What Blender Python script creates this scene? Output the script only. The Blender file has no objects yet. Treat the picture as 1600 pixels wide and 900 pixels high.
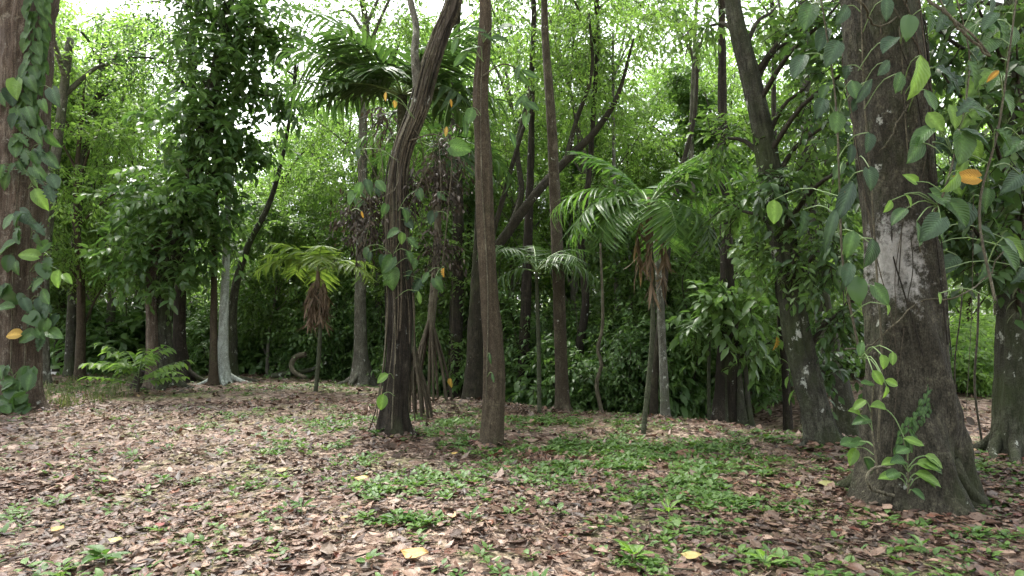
import bpy, math, random
import numpy as np
from mathutils import Vector, Matrix

# ------------------------------------------------------------------ camera, sky, sun, exposure
sc = bpy.context.scene
COL = sc.collection
F = 1000.0                      # focal length in photo pixels (photo is 1600 x 900)
CAM = np.array([0.0, 0.0, 1.6])
PITCH = math.atan(70 / F)
cd = bpy.data.cameras.new("camera")
cam = bpy.data.objects.new("camera", cd)
COL.objects.link(cam)
cd.sensor_width = 36.0
cd.lens = 36.0 * F / 1600.0
cd.clip_start = 0.05
cd.clip_end = 3000.0
cam.location = CAM
cam.rotation_euler = (math.pi / 2 + PITCH, 0, 0)
sc.camera = cam

world = bpy.data.worlds.new("World")
sc.world = world
world.use_nodes = True
wn = world.node_tree.nodes
wl = world.node_tree.links
bg = wn["Background"]
SUN_EL, SUN_AZ = math.radians(62), math.radians(-35)
sky = wn.new("ShaderNodeTexSky")
sky.sky_type = 'NISHITA'
sky.sun_disc = False
sky.sun_elevation = SUN_EL
sky.sun_rotation = SUN_AZ
sky.dust_density = 4.0
hs = wn.new("ShaderNodeHueSaturation")
hs.inputs["Saturation"].default_value = 0.22
wl.new(sky.outputs[0], hs.inputs["Color"])
wl.new(hs.outputs[0], bg.inputs["Color"])
bg.inputs["Strength"].default_value = 0.15

sd = bpy.data.lights.new("sun", 'SUN')
sd.energy = 1.5
sd.angle = math.radians(10)
sd.color = (1.0, 0.96, 0.88)
sun = bpy.data.objects.new("sun", sd)
COL.objects.link(sun)
sdir = Vector((math.sin(SUN_AZ) * math.cos(SUN_EL), math.cos(SUN_AZ) * math.cos(SUN_EL), math.sin(SUN_EL)))
sun.rotation_euler = (-sdir).to_track_quat('-Z', 'Y').to_euler()

sc.view_settings.view_transform = 'Standard'
sc.view_settings.look = 'None'
sc.view_settings.gamma = 1
sc.view_settings.exposure = 2.55
sc.cycles.max_bounces = 5
sc.cycles.diffuse_bounces = 3
sc.cycles.transmission_bounces = 3
sc.cycles.adaptive_threshold = 0.02
sc.cycles.glossy_bounces = 2
sc.cycles.caustics_reflective = False
sc.cycles.caustics_refractive = False
sc.cycles.use_denoising = True

rng = np.random.default_rng(7)
random.seed(7)

# ------------------------------------------------------------------ helpers
def norm(a):
    a = np.asarray(a, float)
    return a / np.maximum(np.linalg.norm(a, axis=-1, keepdims=True), 1e-9)

def sstep(a, b, x):
    t = np.clip((np.asarray(x, float) - a) / (b - a), 0, 1)
    return t * t * (3 - 2 * t)

def gz(x, y):
    """height of the ground"""
    x = np.asarray(x, float); y = np.asarray(y, float)
    s = (x + y - 14.6 + 0.5 * np.sin(x * 0.45 + 1)) / 1.414
    amp = 0.95 - 0.65 * sstep(4, 9, x)
    z = amp * (sstep(4.5, 12, s) - sstep(0.0, 3.6, s))
    z = z + 0.035 * np.sin(x * 0.9 + 0.4 * y) + 0.03 * np.sin(y * 1.3 - 0.6 * x) - 0.01
    z = z + 0.012 * np.clip(np.hypot(x, y) - 30, 0, 60)
    return z

def ray(px, py):
    v = np.array([(px - 800) / F, 1.0, (450 - py) / F])
    c, s = math.cos(PITCH), math.sin(PITCH)
    return np.array([v[0], v[1] * c - v[2] * s, v[1] * s + v[2] * c])

def at(px, py, d):
    """point on a pixel's ray at distance d in front of the camera"""
    r = ray(px, py)
    return CAM + r * (d / r[1])

def hit(px, py):
    """where a pixel's ray meets the ground"""
    r = ray(px, py)
    t = 1.0
    while t < 120:
        p = CAM + r * t
        if p[2] < float(gz(p[0], p[1])):
            break
        t += 0.03
    p = CAM + r * t
    p[2] = float(gz(p[0], p[1]))
    return p

def make_mesh(name, V, faces, mats, fmat=None, attrs=None, smooth=True):
    """V (n,3); faces: list of int arrays (m,k)"""
    me = bpy.data.meshes.new(name)
    V = np.asarray(V, np.float32)
    sizes = np.concatenate([np.full(len(f), f.shape[1], np.int32) for f in faces])
    loops = np.concatenate([f.ravel() for f in faces]).astype(np.int32)
    me.vertices.add(len(V)); me.vertices.foreach_set("co", V.ravel())
    me.loops.add(len(loops)); me.loops.foreach_set("vertex_index", loops)
    me.polygons.add(len(sizes))
    starts = np.concatenate([[0], np.cumsum(sizes)[:-1]]).astype(np.int32)
    me.polygons.foreach_set("loop_start", starts)
    try:
        me.polygons.foreach_set("loop_total", sizes)
    except Exception:
        pass
    me.polygons.foreach_set("use_smooth", np.full(len(sizes), smooth, bool))
    for m in (mats if isinstance(mats, (list, tuple)) else [mats]):
        me.materials.append(m)
    if fmat is not None:
        me.polygons.foreach_set("material_index", np.asarray(fmat, np.int32))
    for k, a in (attrs or {}).items():
        a = np.asarray(a, np.float32)
        if a.ndim == 2:
            at_ = me.attributes.new(k, 'FLOAT_COLOR', 'POINT'); at_.data.foreach_set("color", a.ravel())
        else:
            at_ = me.attributes.new(k, 'FLOAT', 'POINT'); at_.data.foreach_set("value", a)
    me.update(calc_edges=True)
    return me

class MB:
    """collects pieces of ONE mesh"""
    def __init__(s): s.V = []; s.F = []; s.M = []; s.T = []; s.C = []; s.n = 0
    def add(s, V, faces, m=0, tone=None, col=None):
        V = np.asarray(V, float)
        for f in faces:
            s.F.append(np.asarray(f) + s.n); s.M.append(np.full(len(f), m))
        s.V.append(V)
        s.T.append(np.full(len(V), 0.5) if tone is None else np.broadcast_to(tone, (len(V),)))
        s.C.append(np.ones((len(V), 4)) if col is None else col)
        s.n += len(V)
    def mesh(s, name, mats, origin=(0, 0, 0), color=False, smooth=True):
        V = np.concatenate(s.V) - np.asarray(origin)
        # group faces by size while keeping material order
        F3 = [f for f in s.F if f.shape[1] == 3]; M3 = [m for f, m in zip(s.F, s.M) if f.shape[1] == 3]
        F4 = [f for f in s.F if f.shape[1] == 4]; M4 = [m for f, m in zip(s.F, s.M) if f.shape[1] == 4]
        faces = ([np.concatenate(F3)] if F3 else []) + ([np.concatenate(F4)] if F4 else [])
        fm = np.concatenate(M3 + M4)
        at_ = {"tone": np.concatenate(s.T)}
        if color: at_["col"] = np.concatenate(s.C)
        return make_mesh(name, V, faces, mats, fm, at_, smooth)

def link(name, data, parent=None, loc=None, mat3=None, scale=1.0):
    o = bpy.data.objects.new(name, data)
    COL.objects.link(o)
    if parent is not None: o.parent = parent
    if mat3 is not None:
        m = Matrix(mat3.tolist()).to_4x4()
        sc3 = (scale,) * 3 if np.isscalar(scale) else scale
        m = m @ Matrix.Diagonal((*sc3, 1))
        m.translation = Vector(loc if loc is not None else (0, 0, 0))
        o.matrix_local = m
    elif loc is not None:
        o.location = loc
    return o

def thing(name, label, cat, loc, group=None):
    o = bpy.data.objects.new(name, None)
    COL.objects.link(o)
    o.empty_display_size = 0.2
    o.location = loc
    return tag(o, label, cat, group)

def tag(o, label=None, cat=None, group=None, kind=None):
    if label: o["label"] = label
    if cat: o["category"] = cat
    if group: o["group"] = group
    if kind: o["kind"] = kind
    return o

def copy_tree(src, parent=None):
    c = src.copy(); COL.objects.link(c)
    c.parent = parent
    for ch in src.children: copy_tree(ch, c)
    return c

def resample(pts, n, radii=None):
    """smooth (Catmull-Rom) resampling"""
    pts = np.asarray(pts, float)
    if len(pts) == 2:
        t = np.linspace(0, 1, n)[:, None]
        P = pts[0] * (1 - t) + pts[1] * t
        return (P, None) if radii is None else (P, np.interp(t[:, 0], [0, 1], radii))
    seg = np.r_[0, np.cumsum(np.linalg.norm(np.diff(pts, axis=0), axis=1))]
    u = np.linspace(0, seg[-1], n)
    ext = np.vstack([2 * pts[0] - pts[1], pts, 2 * pts[-1] - pts[-2]])
    i = np.clip(np.searchsorted(seg, u, side='right') - 1, 0, len(pts) - 2)
    t = ((u - seg[i]) / np.maximum(seg[i + 1] - seg[i], 1e-9))[:, None]
    p0, p1, p2, p3 = ext[i], ext[i + 1], ext[i + 2], ext[i + 3]
    P = 0.5 * (2 * p1 + (p2 - p0) * t + (2 * p0 - 5 * p1 + 4 * p2 - p3) * t ** 2 + (3 * p1 - p0 - 3 * p2 + p3) * t ** 3)
    return P, (None if radii is None else np.interp(u, seg, radii))

def tube(P, R, sides=8, rfun=None, cap=True):
    """tube along points; rfun(theta(k,), i, length_so_far) -> factor"""
    P = np.asarray(P, float); n = len(P)
    R = np.broadcast_to(np.asarray(R, float), (n,))
    T = norm(np.gradient(P, axis=0))
    ref = np.array([0., -1., 0.]) if abs(T[0][1]) < 0.8 else np.array([1., 0, 0])
    th = np.linspace(0, 2 * np.pi, sides, endpoint=False)
    V = np.empty((n, sides, 3))
    seg = np.r_[0, np.cumsum(np.linalg.norm(np.diff(P, axis=0), axis=1))]
    a = norm(ref - T[0] * ref.dot(T[0]))
    for i in range(n):
        a = norm(a - T[i] * a.dot(T[i]))
        b = np.cross(T[i], a)
        r = np.full(sides, R[i])
        if rfun is not None: r = r * rfun(th, i / (n - 1), seg[i])
        V[i] = P[i] + (np.cos(th) * r)[:, None] * a + (np.sin(th) * r)[:, None] * b
    i, j = np.meshgrid(np.arange(n - 1), np.arange(sides), indexing='ij')
    j2 = (j + 1) % sides
    Q = np.stack([i * sides + j, i * sides + j2, (i + 1) * sides + j2, (i + 1) * sides + j], -1).reshape(-1, 4)
    V = V.reshape(-1, 3)
    faces = [Q]
    if cap:
        V = np.vstack([V, P[-1]])
        k = np.arange(sides)
        faces.append(np.stack([(n - 1) * sides + k, (n - 1) * sides + (k + 1) % sides, np.full(sides, n * sides)], -1))
    return V, faces

# ---- leaf shapes: along +X from 0 to 1, blade normal +Z
def leaf_shape(kind, nx=6, bend=0.22, fold=0.30):
    if kind == 'quad':
        V = np.array([[0, 0, 0], [.45, .24, .06], [1, 0, -.10], [.45, -.24, .06]])
        return V, np.array([[0, 2, 1], [0, 3, 2]])
    if kind == 'lance6':
        V = np.array([[0, 0, 0], [.35, .17, .05], [.35, 0, 0], [.35, -.17, .05], [.72, .12, 0], [.72, 0, -.05], [.72, -.12, 0], [1, 0, -.16]])
        return V, np.array([[0, 2, 1], [0, 3, 2], [1, 2, 5], [1, 5, 4], [2, 3, 6], [2, 6, 5], [4, 5, 7], [5, 6, 7]])
    t = np.linspace(0, 1, nx + 1)
    prof = {'ovate': ([0, .08, .2, .38, .58, .78, .92, 1], [.012, .15, .255, .305, .29, .215, .115, .006]),
            'heart': ([0, .06, .16, .32, .52, .72, .9, 1], [.12, .26, .345, .375, .335, .235, .115, .006]),
            'long': ([0, .1, .25, .45, .65, .85, 1], [.012, .09, .155, .18, .165, .105, .006]),
            'cut': ([0, .08, .25, .45, .65, .85, 1], [.10, .27, .36, .38, .32, .18, .02]),
            'strip': ([0, .1, .3, .6, .85, 1], [.025, .055, .07, .06, .03, .004])}[kind]
    w = np.interp(t, *prof)
    if kind == 'cut': w = w * np.where(np.arange(nx + 1) % 2 == 0, 0.5, 1.0)
    w = np.maximum(w, 0.006)
    rows = []
    for i, tt in enumerate(t):
        for v in (-1, -.5, 0, .5, 1):
            back = 0.0
            if kind == 'heart': back = -0.17 * abs(v) * (1 - tt) ** 4
            if kind == 'cut': back = 0.07 * abs(v)
            z = fold * abs(v) * w[i] - bend * tt ** 2 + 0.02 * abs(v) * math.sin(i * 2.3 + (1 if v > 0 else 0))
            rows.append([tt + back, v * w[i], z])
    V = np.array(rows)
    fs = []
    for i in range(nx):
        for k in range(4):
            a = i * 5 + k
            fs += [[a, a + 6, a + 1], [a, a + 5, a + 6]]
    return V, np.array(fs)[:, ::-1]

def frames(X, Z):
    X = norm(X)
    Y = norm(np.cross(Z, X))
    Z = np.cross(X, Y)
    return X, Y, Z

def scatter(mb, shape, P, X, Z, L, W=1.0, tone=None, m=0, col=None):
    T, f = shape
    X, Y, Z = frames(X, Z)
    N = len(P); n = len(T)
    L = np.broadcast_to(L, (N,))[:, None, None]; W = np.broadcast_to(W, (N,))[:, None, None]
    V = P[:, None, :] + L * (T[None, :, 0:1] * X[:, None] + W * T[None, :, 1:2] * Y[:, None] + T[None, :, 2:3] * Z[:, None])
    faces = (f[None] + (np.arange(N) * n)[:, None, None]).reshape(-1, 3)
    tn = np.repeat(rng.random(N) if tone is None else np.broadcast_to(tone, (N,)), n)
    cc = None if col is None else np.repeat(col, n, axis=0)
    mb.add(V.reshape(-1, 3), [faces], m, tn, cc)

QUAD = leaf_shape('quad'); LANCE = leaf_shape('lance6')

def sprays(mb, C, Rr, ntw, nlf, L, shape=QUAD, droop=0.35, twl=0.6, m=0, twig_m=1, tone=(0, 1), width=1.0, clumps=5, sig=0.34, upness=1.0):
    """leafy twigs in clumps inside an ellipsoid"""
    C = np.asarray(C, float); Rr = np.asarray(Rr, float)
    cc = norm(rng.normal(size=(clumps, 3))) * (rng.random((clumps, 1)) ** 0.4) * 0.78
    k = rng.integers(0, clumps, ntw)
    off = cc[k] + rng.normal(size=(ntw, 3)) * sig
    lim = np.linalg.norm(off, axis=1, keepdims=True)
    off = off / np.maximum(lim, 1) * np.minimum(1, 1)
    P0 = C + off * Rr
    D = norm((P0 - C) / Rr * 0.7 + rng.normal(size=(ntw, 3)) * 0.6 + np.array([0, 0, -0.12]))
    tl = twl * (0.6 + 0.8 * rng.random(ntw))
    S = norm(np.cross(D, np.array([0, 0, 1.0]) + 0.3 * rng.normal(size=(ntw, 3))))
    j = (np.arange(nlf) + 0.5) / nlf
    B = P0[:, None] + D[:, None] * (tl[:, None] * j[None])[..., None]
    B[..., 2] -= (tl[:, None] * j[None] ** 2) * 0.3
    side = np.where(np.arange(nlf) % 2 == 0, 1.0, -1.0)
    X = D[:, None] * 0.55 + S[:, None] * side[None, :, None] * 0.85 + rng.normal(size=(ntw, nlf, 3)) * 0.25
    X[..., 2] -= droop
    Z = np.array([0, 0, 1.0]) * upness + rng.normal(size=(ntw, nlf, 3)) * 0.45
    tw_t = rng.random(ntw)
    tn = np.clip(tw_t[:, None] * 0.6 + rng.random((ntw, nlf)) * 0.4, 0, 1) * (tone[1] - tone[0]) + tone[0]
    N = ntw * nlf
    scatter(mb, shape, B.reshape(N, 3), X.reshape(N, 3), Z.reshape(N, 3), L * (0.65 + 0.6 * rng.random(N)), width, tn.ravel(), m)
    # the twigs themselves: slim three-sided spikes
    if twig_m is not None:
        r = 0.006 + 0.004 * rng.random(ntw)
        U = norm(np.cross(D, S))
        a = [P0 + S * r[:, None], P0 - S * 0.5 * r[:, None] + U * r[:, None] * .87, P0 - S * 0.5 * r[:, None] - U * r[:, None] * .87]
        tip = P0 + D * tl[:, None]; tip[:, 2] -= tl * 0.3
        V = np.stack(a + [tip], 1).reshape(-1, 3)
        f = np.array([[0, 1, 3], [1, 2, 3], [2, 0, 3]])
        mb.add(V, [(f[None] + (np.arange(ntw) * 4)[:, None, None]).reshape(-1, 3)], twig_m)

# ------------------------------------------------------------------ materials
def newmat(name):
    m = bpy.data.materials.new(name); m.use_nodes = True
    nt = m.node_tree; nt.nodes.clear()
    out = nt.nodes.new("ShaderNodeOutputMaterial")
    return m, nt, out
def N_(nt, t, **kw):
    n = nt.nodes.new(t)
    for k, v in kw.items(): setattr(n, k, v)
    return n
def ramp(nt, src, stops):
    r = nt.nodes.new("ShaderNodeValToRGB")
    e = r.color_ramp.elements
    while len(e) < len(stops): e.new(0.5)
    for el, (p, c) in zip(e, stops): el.position = p; el.color = (*c, 1)
    nt.links.new(src, r.inputs[0])
    return r.outputs[0]
def mix(nt, fac, a, b, mode='MIX'):
    n = nt.nodes.new("ShaderNodeMix"); n.data_type = 'RGBA'; n.blend_type = mode
    for sock, v in ((n.inputs[0], fac), (n.inputs[6], a), (n.inputs[7], b)):
        if hasattr(v, 'is_linked'): nt.links.new(v, sock)
        elif isinstance(v, (int, float)): sock.default_value = v
        else: sock.default_value = (*v, 1)
    return n.outputs[2]
def math_(nt, op, a, b=0.0):
    n = nt.nodes.new("ShaderNodeMath"); n.operation = op
    for sock, v in ((n.inputs[0], a), (n.inputs[1], b)):
        if hasattr(v, 'is_linked'): nt.links.new(v, sock)
        else: sock.default_value = v
    return n.outputs[0]
def noise(nt, vec, scale, detail=4, rough=0.55):
    n = nt.nodes.new("ShaderNodeTexNoise"); n.inputs["Scale"].default_value = scale
    n.inputs["Detail"].default_value = detail; n.inputs["Roughness"].default_value = rough
    if vec is not None: nt.links.new(vec, n.inputs["Vector"])
    return n.outputs["Fac"]
def coords(nt, scale=(1, 1, 1), which="Object"):
    tc = nt.nodes.new("ShaderNodeTexCoord"); mp = nt.nodes.new("ShaderNodeMapping")
    mp.inputs["Scale"].default_value = scale
    nt.links.new(tc.outputs[which], mp.inputs["Vector"])
    return mp.outputs[0]

def leaf_mat(name, dark, light, trans=0.42, boost=2.2, rough=0.42, spec=0.35, objvar=0.25, veins=False):
    m, nt, out = newmat(name)
    a = N_(nt, "ShaderNodeAttribute", attribute_name="tone")
    oi = N_(nt, "ShaderNodeObjectInfo")
    f = math_(nt, 'ADD', math_(nt, 'MULTIPLY', a.outputs["Fac"], 1 - objvar), math_(nt, 'MULTIPLY', oi.outputs["Random"], objvar))
    c = ramp(nt, f, [(0.0, dark), (1.0, light)])
    if veins:
        v = N_(nt, "ShaderNodeAttribute", attribute_name="rib")
        c = mix(nt, math_(nt, 'MULTIPLY', v.outputs["Fac"], 0.45), c, tuple(min(1, x * 2.2 + 0.02) for x in light))
        lu = N_(nt, "ShaderNodeAttribute", attribute_name="lu"); lv = N_(nt, "ShaderNodeAttribute", attribute_name="lv")
        wv = math_(nt, 'SINE', math_(nt, 'MULTIPLY', math_(nt, 'SUBTRACT', math_(nt, 'MULTIPLY', lu.outputs["Fac"], 9.0), math_(nt, 'MULTIPLY', lv.outputs["Fac"], 3.2)), 6.283))
        c = mix(nt, ramp(nt, wv, [(0.80, (0, 0, 0)), (1.0, (0.16, 0.16, 0.16))]), c, tuple(min(1, x * 1.5) for x in light))
        nz = noise(nt, coords(nt), 9, 3)
        c = mix(nt, ramp(nt, nz, [(0.35, (0, 0, 0)), (0.75, (0.5, 0.5, 0.5))]), c, dark)
    p = N_(nt, "ShaderNodeBsdfPrincipled")
    nt.links.new(c, p.inputs["Base Color"])
    p.inputs["Roughness"].default_value = rough
    p.inputs["Specular IOR Level"].default_value = spec
    if veins:
        b = N_(nt, "ShaderNodeBump"); b.inputs["Strength"].default_value = 0.35; b.inputs["Distance"].default_value = 0.015
        nt.links.new(math_(nt, 'ADD', math_(nt, 'MULTIPLY', wv, -0.5), math_(nt, 'MULTIPLY', nz, 1.5)), b.inputs["Height"]); nt.links.new(b.outputs[0], p.inputs["Normal"])
        c = mix(nt, ramp(nt, noise(nt, coords(nt), 4.2, 5, .7), [(0.66, (0, 0, 0)), (0.72, (0.8, 0.8, 0.8))]), c, (0.10, 0.075, 0.03))
        nt.links.new(c, p.inputs["Base Color"])
    t = N_(nt, "ShaderNodeBsdfTranslucent")
    nt.links.new(mix(nt, 1.0, c, (boost * 0.92, boost * 0.97, boost * 0.58), 'MULTIPLY'), t.inputs["Color"])
    ms = N_(nt, "ShaderNodeMixShader"); ms.inputs[0].default_value = trans
    nt.links.new(p.outputs[0], ms.inputs[1]); nt.links.new(t.outputs[0], ms.inputs[2])
    nt.links.new(ms.outputs[0], out.inputs["Surface"])
    return m

L_BRIGHT = leaf_mat("leaf_bright", (0.065, 0.13, 0.032), (0.175, 0.265, 0.072), 0.52, 2.1)
L_MID = leaf_mat("leaf_mid", (0.042, 0.088, 0.026), (0.125, 0.195, 0.055), 0.46, 2.1)
L_DARK = leaf_mat("leaf_dark", (0.018, 0.042, 0.015), (0.05, 0.105, 0.028), 0.33, 1.9, 0.38, 0.4)
L_PALMD = leaf_mat("leaf_palm_dark", (0.018, 0.042, 0.014), (0.06, 0.11, 0.032), 0.30, 1.9, 0.45, 0.35)
L_VINE = leaf_mat("leaf_vine", (0.022, 0.05, 0.018), (0.075, 0.135, 0.04), 0.34, 1.9, 0.4, 0.4)
L_SHRUB = leaf_mat("leaf_shrub", (0.036, 0.082, 0.026), (0.125, 0.21, 0.06), 0.38, 1.9, 0.38, 0.45)
L_SMOTHER = leaf_mat("leaf_smother", (0.036, 0.08, 0.025), (0.125, 0.21, 0.06), 0.42, 2.0, 0.36, 0.45)
L_PALM = leaf_mat("leaf_palm", (0.032, 0.08, 0.02), (0.095, 0.17, 0.04), 0.40, 2.0, 0.4, 0.4)
L_PALMY = leaf_mat("leaf_palm_yellowish", (0.05, 0.10, 0.02), (0.15, 0.21, 0.045), 0.42, 2.0, 0.4, 0.4)
L_BIG = leaf_mat("leaf_big", (0.02, 0.05, 0.016), (0.065, 0.13, 0.032), 0.28, 1.9, 0.42, 0.36, 0.6, veins=True)
L_GREY = leaf_mat("leaf_greygreen", (0.014, 0.032, 0.015), (0.04, 0.078, 0.034), 0.20, 1.6, 0.46, 0.32, 0.6, veins=True)
L_LIME = leaf_mat("leaf_lime", (0.075, 0.15, 0.025), (0.15, 0.25, 0.05), 0.40, 1.8, 0.38, 0.35, 0.6, veins=True)
L_YELLOW = leaf_mat("leaf_yellow", (0.24, 0.15, 0.03), (0.42, 0.28, 0.05), 0.25, 1.1, 0.5, 0.3, 0.5, veins=True)
L_ORANGE = leaf_mat("leaf_orange", (0.24, 0.13, 0.02), (0.40, 0.235, 0.03), 0.2, 1.1, 0.55, 0.25, 0.5, veins=True)
L_DEAD = leaf_mat("leaf_dead", (0.018, 0.015, 0.011), (0.08, 0.063, 0.046), 0.12, 1.2, 0.6, 0.2)
L_STRAW = leaf_mat("leaf_straw", (0.06, 0.042, 0.026), (0.20, 0.145, 0.095), 0.25, 1.2, 0.6, 0.2)
L_HERB = leaf_mat("leaf_herb", (0.032, 0.082, 0.018), (0.115, 0.19, 0.045), 0.34, 1.7, 0.5, 0.28)

def bark_mat(name, dark, mid, light, zs=0.22, scale=9, moss=0.3, bump=0.6, lichen=0.0, lichen_at=None, upper=None):
    m, nt, out = newmat(name)
    v = coords(nt, (1, 1, zs))
    n1 = noise(nt, v, scale, 8, 0.68)
    n2 = noise(nt, coords(nt), 2.3, 5, 0.6)
    n3 = noise(nt, coords(nt), 24, 4, 0.6)
    n5 = noise(nt, coords(nt, (1, 1, .7)), 70, 3, 0.7)
    dark, mid, light = (tuple(x * k for x, k in zip(q, (.505, .57, .535))) for q in (dark, mid, light))
    c = ramp(nt, n1, [(0.30, dark), (0.5, mid), (0.70, light)])
    n4 = noise(nt, coords(nt, (1, 1, zs * .35)), scale * 3.2, 5, 0.7)
    c = mix(nt, ramp(nt, n4, [(0.36, (0.85, 0.85, 0.85)), (0.50, (0, 0, 0))]), c, tuple(x * .55 for x in dark))
    c = mix(nt, ramp(nt, n2, [(0.38, (0, 0, 0)), (0.62, (0.85, 0.85, 0.85))]), c, tuple(0.7 * a + 0.3 * b for a, b in zip(dark, mid)))
    c = mix(nt, ramp(nt, noise(nt, coords(nt), 5.5, 6, .7), [(0.56, (0, 0, 0)), (0.72, (0.6, 0.6, 0.6))]), c, tuple(min(1, 1.25 * x) for x in light))
    c = mix(nt, ramp(nt, n3, [(0.66, (0, 0, 0)), (0.74, (0.55, 0.55, 0.55))]), c, tuple(min(1, 1.7 * x) for x in light))
    c = mix(nt, 1.0, c, ramp(nt, n5, [(0.35, (0.5, 0.5, 0.5)), (0.65, (1.35, 1.35, 1.35))]), 'MULTIPLY')
    if moss:
        nm = noise(nt, coords(nt, (1, 1, .6)), 1.7, 6, 0.65)
        c = mix(nt, ramp(nt, nm, [(0.62 - moss * 0.3, (0, 0, 0)), (0.80 - moss * 0.2, (0.8, 0.8, 0.8))]), c, (0.034, 0.048, 0.014))
    if upper:
        sz_ = N_(nt, "ShaderNodeSeparateXYZ"); tcu = nt.nodes.new("ShaderNodeTexCoord"); nt.links.new(tcu.outputs["Object"], sz_.inputs[0])
        hz = math_(nt, 'ADD', sz_.outputs["Z"], math_(nt, 'MULTIPLY', noise(nt, coords(nt), 3, 5, .7), 1.2))
        hz = math_(nt, 'DIVIDE', math_(nt, 'SUBTRACT', hz, upper[0]), upper[1])
        c = mix(nt, ramp(nt, hz, [(0.0, (0, 0, 0)), (1.0, (0.85, 0.85, 0.85))]), c, ramp(nt, n1, [(0.32, (0.06, 0.05, 0.038)), (0.55, (0.16, 0.14, 0.11)), (0.72, (0.27, 0.245, 0.20))]))
    if lichen:
        nl = noise(nt, coords(nt, (1, 1, .8)), 4.5, 7, 0.7)
        c = mix(nt, ramp(nt, nl, [(0.66 - lichen * 0.2, (0, 0, 0)), (0.70 - lichen * 0.2, (0.8, 0.8, 0.8))]), c, (0.40, 0.42, 0.36))
    if lichen_at is not None:     # one pale lichen patch with an uneven rim
        tc = nt.nodes.new("ShaderNodeTexCoord")
        vd = N_(nt, "ShaderNodeVectorMath", operation='SUBTRACT'); nt.links.new(tc.outputs["Object"], vd.inputs[0]); vd.inputs[1].default_value = lichen_at[0]
        vs = N_(nt, "ShaderNodeVectorMath", operation='MULTIPLY'); nt.links.new(vd.outputs[0], vs.inputs[0]); vs.inputs[1].default_value = lichen_at[1]
        ln = N_(nt, "ShaderNodeVectorMath", operation='LENGTH'); nt.links.new(vs.outputs[0], ln.inputs[0])
        rim = math_(nt, 'ADD', ln.outputs["Value"], math_(nt, 'MULTIPLY', math_(nt, 'SUBTRACT', noise(nt, coords(nt), 9, 8, 0.78), 0.5), 3.0))
        fac = ramp(nt, rim, [(0.55, (0.92, 0.92, 0.92)), (1.15, (0, 0, 0))])
        c = mix(nt, fac, c, mix(nt, noise(nt, coords(nt), 30, 4), (0.20, 0.195, 0.17), (0.50, 0.49, 0.45)))
    p = N_(nt, "ShaderNodeBsdfPrincipled"); nt.links.new(c, p.inputs["Base Color"])
    p.inputs["Roughness"].default_value = 0.85; p.inputs["Specular IOR Level"].default_value = 0.2
    b = N_(nt, "ShaderNodeBump"); b.inputs["Strength"].default_value = min(1, bump * 1.3); b.inputs["Distance"].default_value = 0.06
    h = math_(nt, 'ADD', math_(nt, 'ADD', n1, math_(nt, 'MULTIPLY', n3, 0.3)), math_(nt, 'MULTIPLY', n4, 0.7))
    nt.links.new(h, b.inputs["Height"]); nt.links.new(b.outputs[0], p.inputs["Normal"])
    nt.links.new(p.outputs[0], out.inputs["Surface"])
    return m

B_RED = bark_mat("bark_reddish", (0.08, 0.05, 0.038), (0.26, 0.175, 0.135), (0.50, 0.41, 0.34), 0.07, 16, 0.12, 0.9, 0.15)
B_BROWN = bark_mat("bark_brown", (0.07, 0.046, 0.03), (0.125, 0.088, 0.058), (0.19, 0.14, 0.095), 0.9, 10, 0.15, 0.35)
B_BROWN2 = bark_mat("bark_mottled_brown", (0.05, 0.035, 0.022), (0.14, 0.10, 0.068), (0.25, 0.20, 0.145), 0.6, 9, 0.15, 0.45, 0.15)
B_DMOSS = bark_mat("bark_dark_moss", (0.025, 0.019, 0.013), (0.075, 0.058, 0.038), (0.14, 0.115, 0.08), 0.45, 10, 0.35, 0.6, 0.08)
B_DARK = bark_mat("bark_dark", (0.02, 0.015, 0.011), (0.07, 0.05, 0.036), (0.15, 0.115, 0.085), 0.10, 16, 0.3, 0.9, 0.1)
B_FORK = bark_mat("bark_forked", (0.02, 0.015, 0.011), (0.07, 0.05, 0.036), (0.15, 0.115, 0.085), 0.14, 15, 0.3, 0.9, 0.1, upper=(2.6, 1.6))
B_GREY = bark_mat("bark_grey", (0.085, 0.07, 0.055), (0.24, 0.205, 0.165), (0.42, 0.38, 0.31), 0.5, 8, 0.3, 0.5, 0.25)
B_MOSS = bark_mat("bark_mossy", (0.035, 0.03, 0.022), (0.115, 0.10, 0.075), (0.25, 0.225, 0.175), 0.45, 9, 0.6, 0.7, 0.25)
B_PALE = bark_mat("bark_pale", (0.10, 0.085, 0.065), (0.26, 0.235, 0.20), (0.46, 0.44, 0.39), 0.5, 9, 0.3, 0.45, 0.45)
B_WHITE = bark_mat("bark_white", (0.42, 0.40, 0.36), (0.80, 0.78, 0.74), (1.0, 1.0, 0.96), 0.5, 6, 0.12, 0.3, 0.0)
B_PALM = bark_mat("bark_palm", (0.05, 0.05, 0.03), (0.12, 0.12, 0.07), (0.22, 0.21, 0.14), 2.5, 9, 0.35, 0.35, 0.1)
B_TWIG = bark_mat("bark_twig", (0.035, 0.028, 0.02), (0.09, 0.07, 0.05), (0.17, 0.14, 0.10), 0.5, 12, 0.15, 0.4)
B_ROOT = bark_mat("bark_root", (0.06, 0.042, 0.03), (0.17, 0.125, 0.085), (0.30, 0.235, 0.17), 0.15, 12, 0.1, 0.5)
B_VINE = bark_mat("bark_vine", (0.08, 0.06, 0.04), (0.20, 0.16, 0.11), (0.36, 0.30, 0.22), 0.2, 14, 0.1, 0.4)

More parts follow.
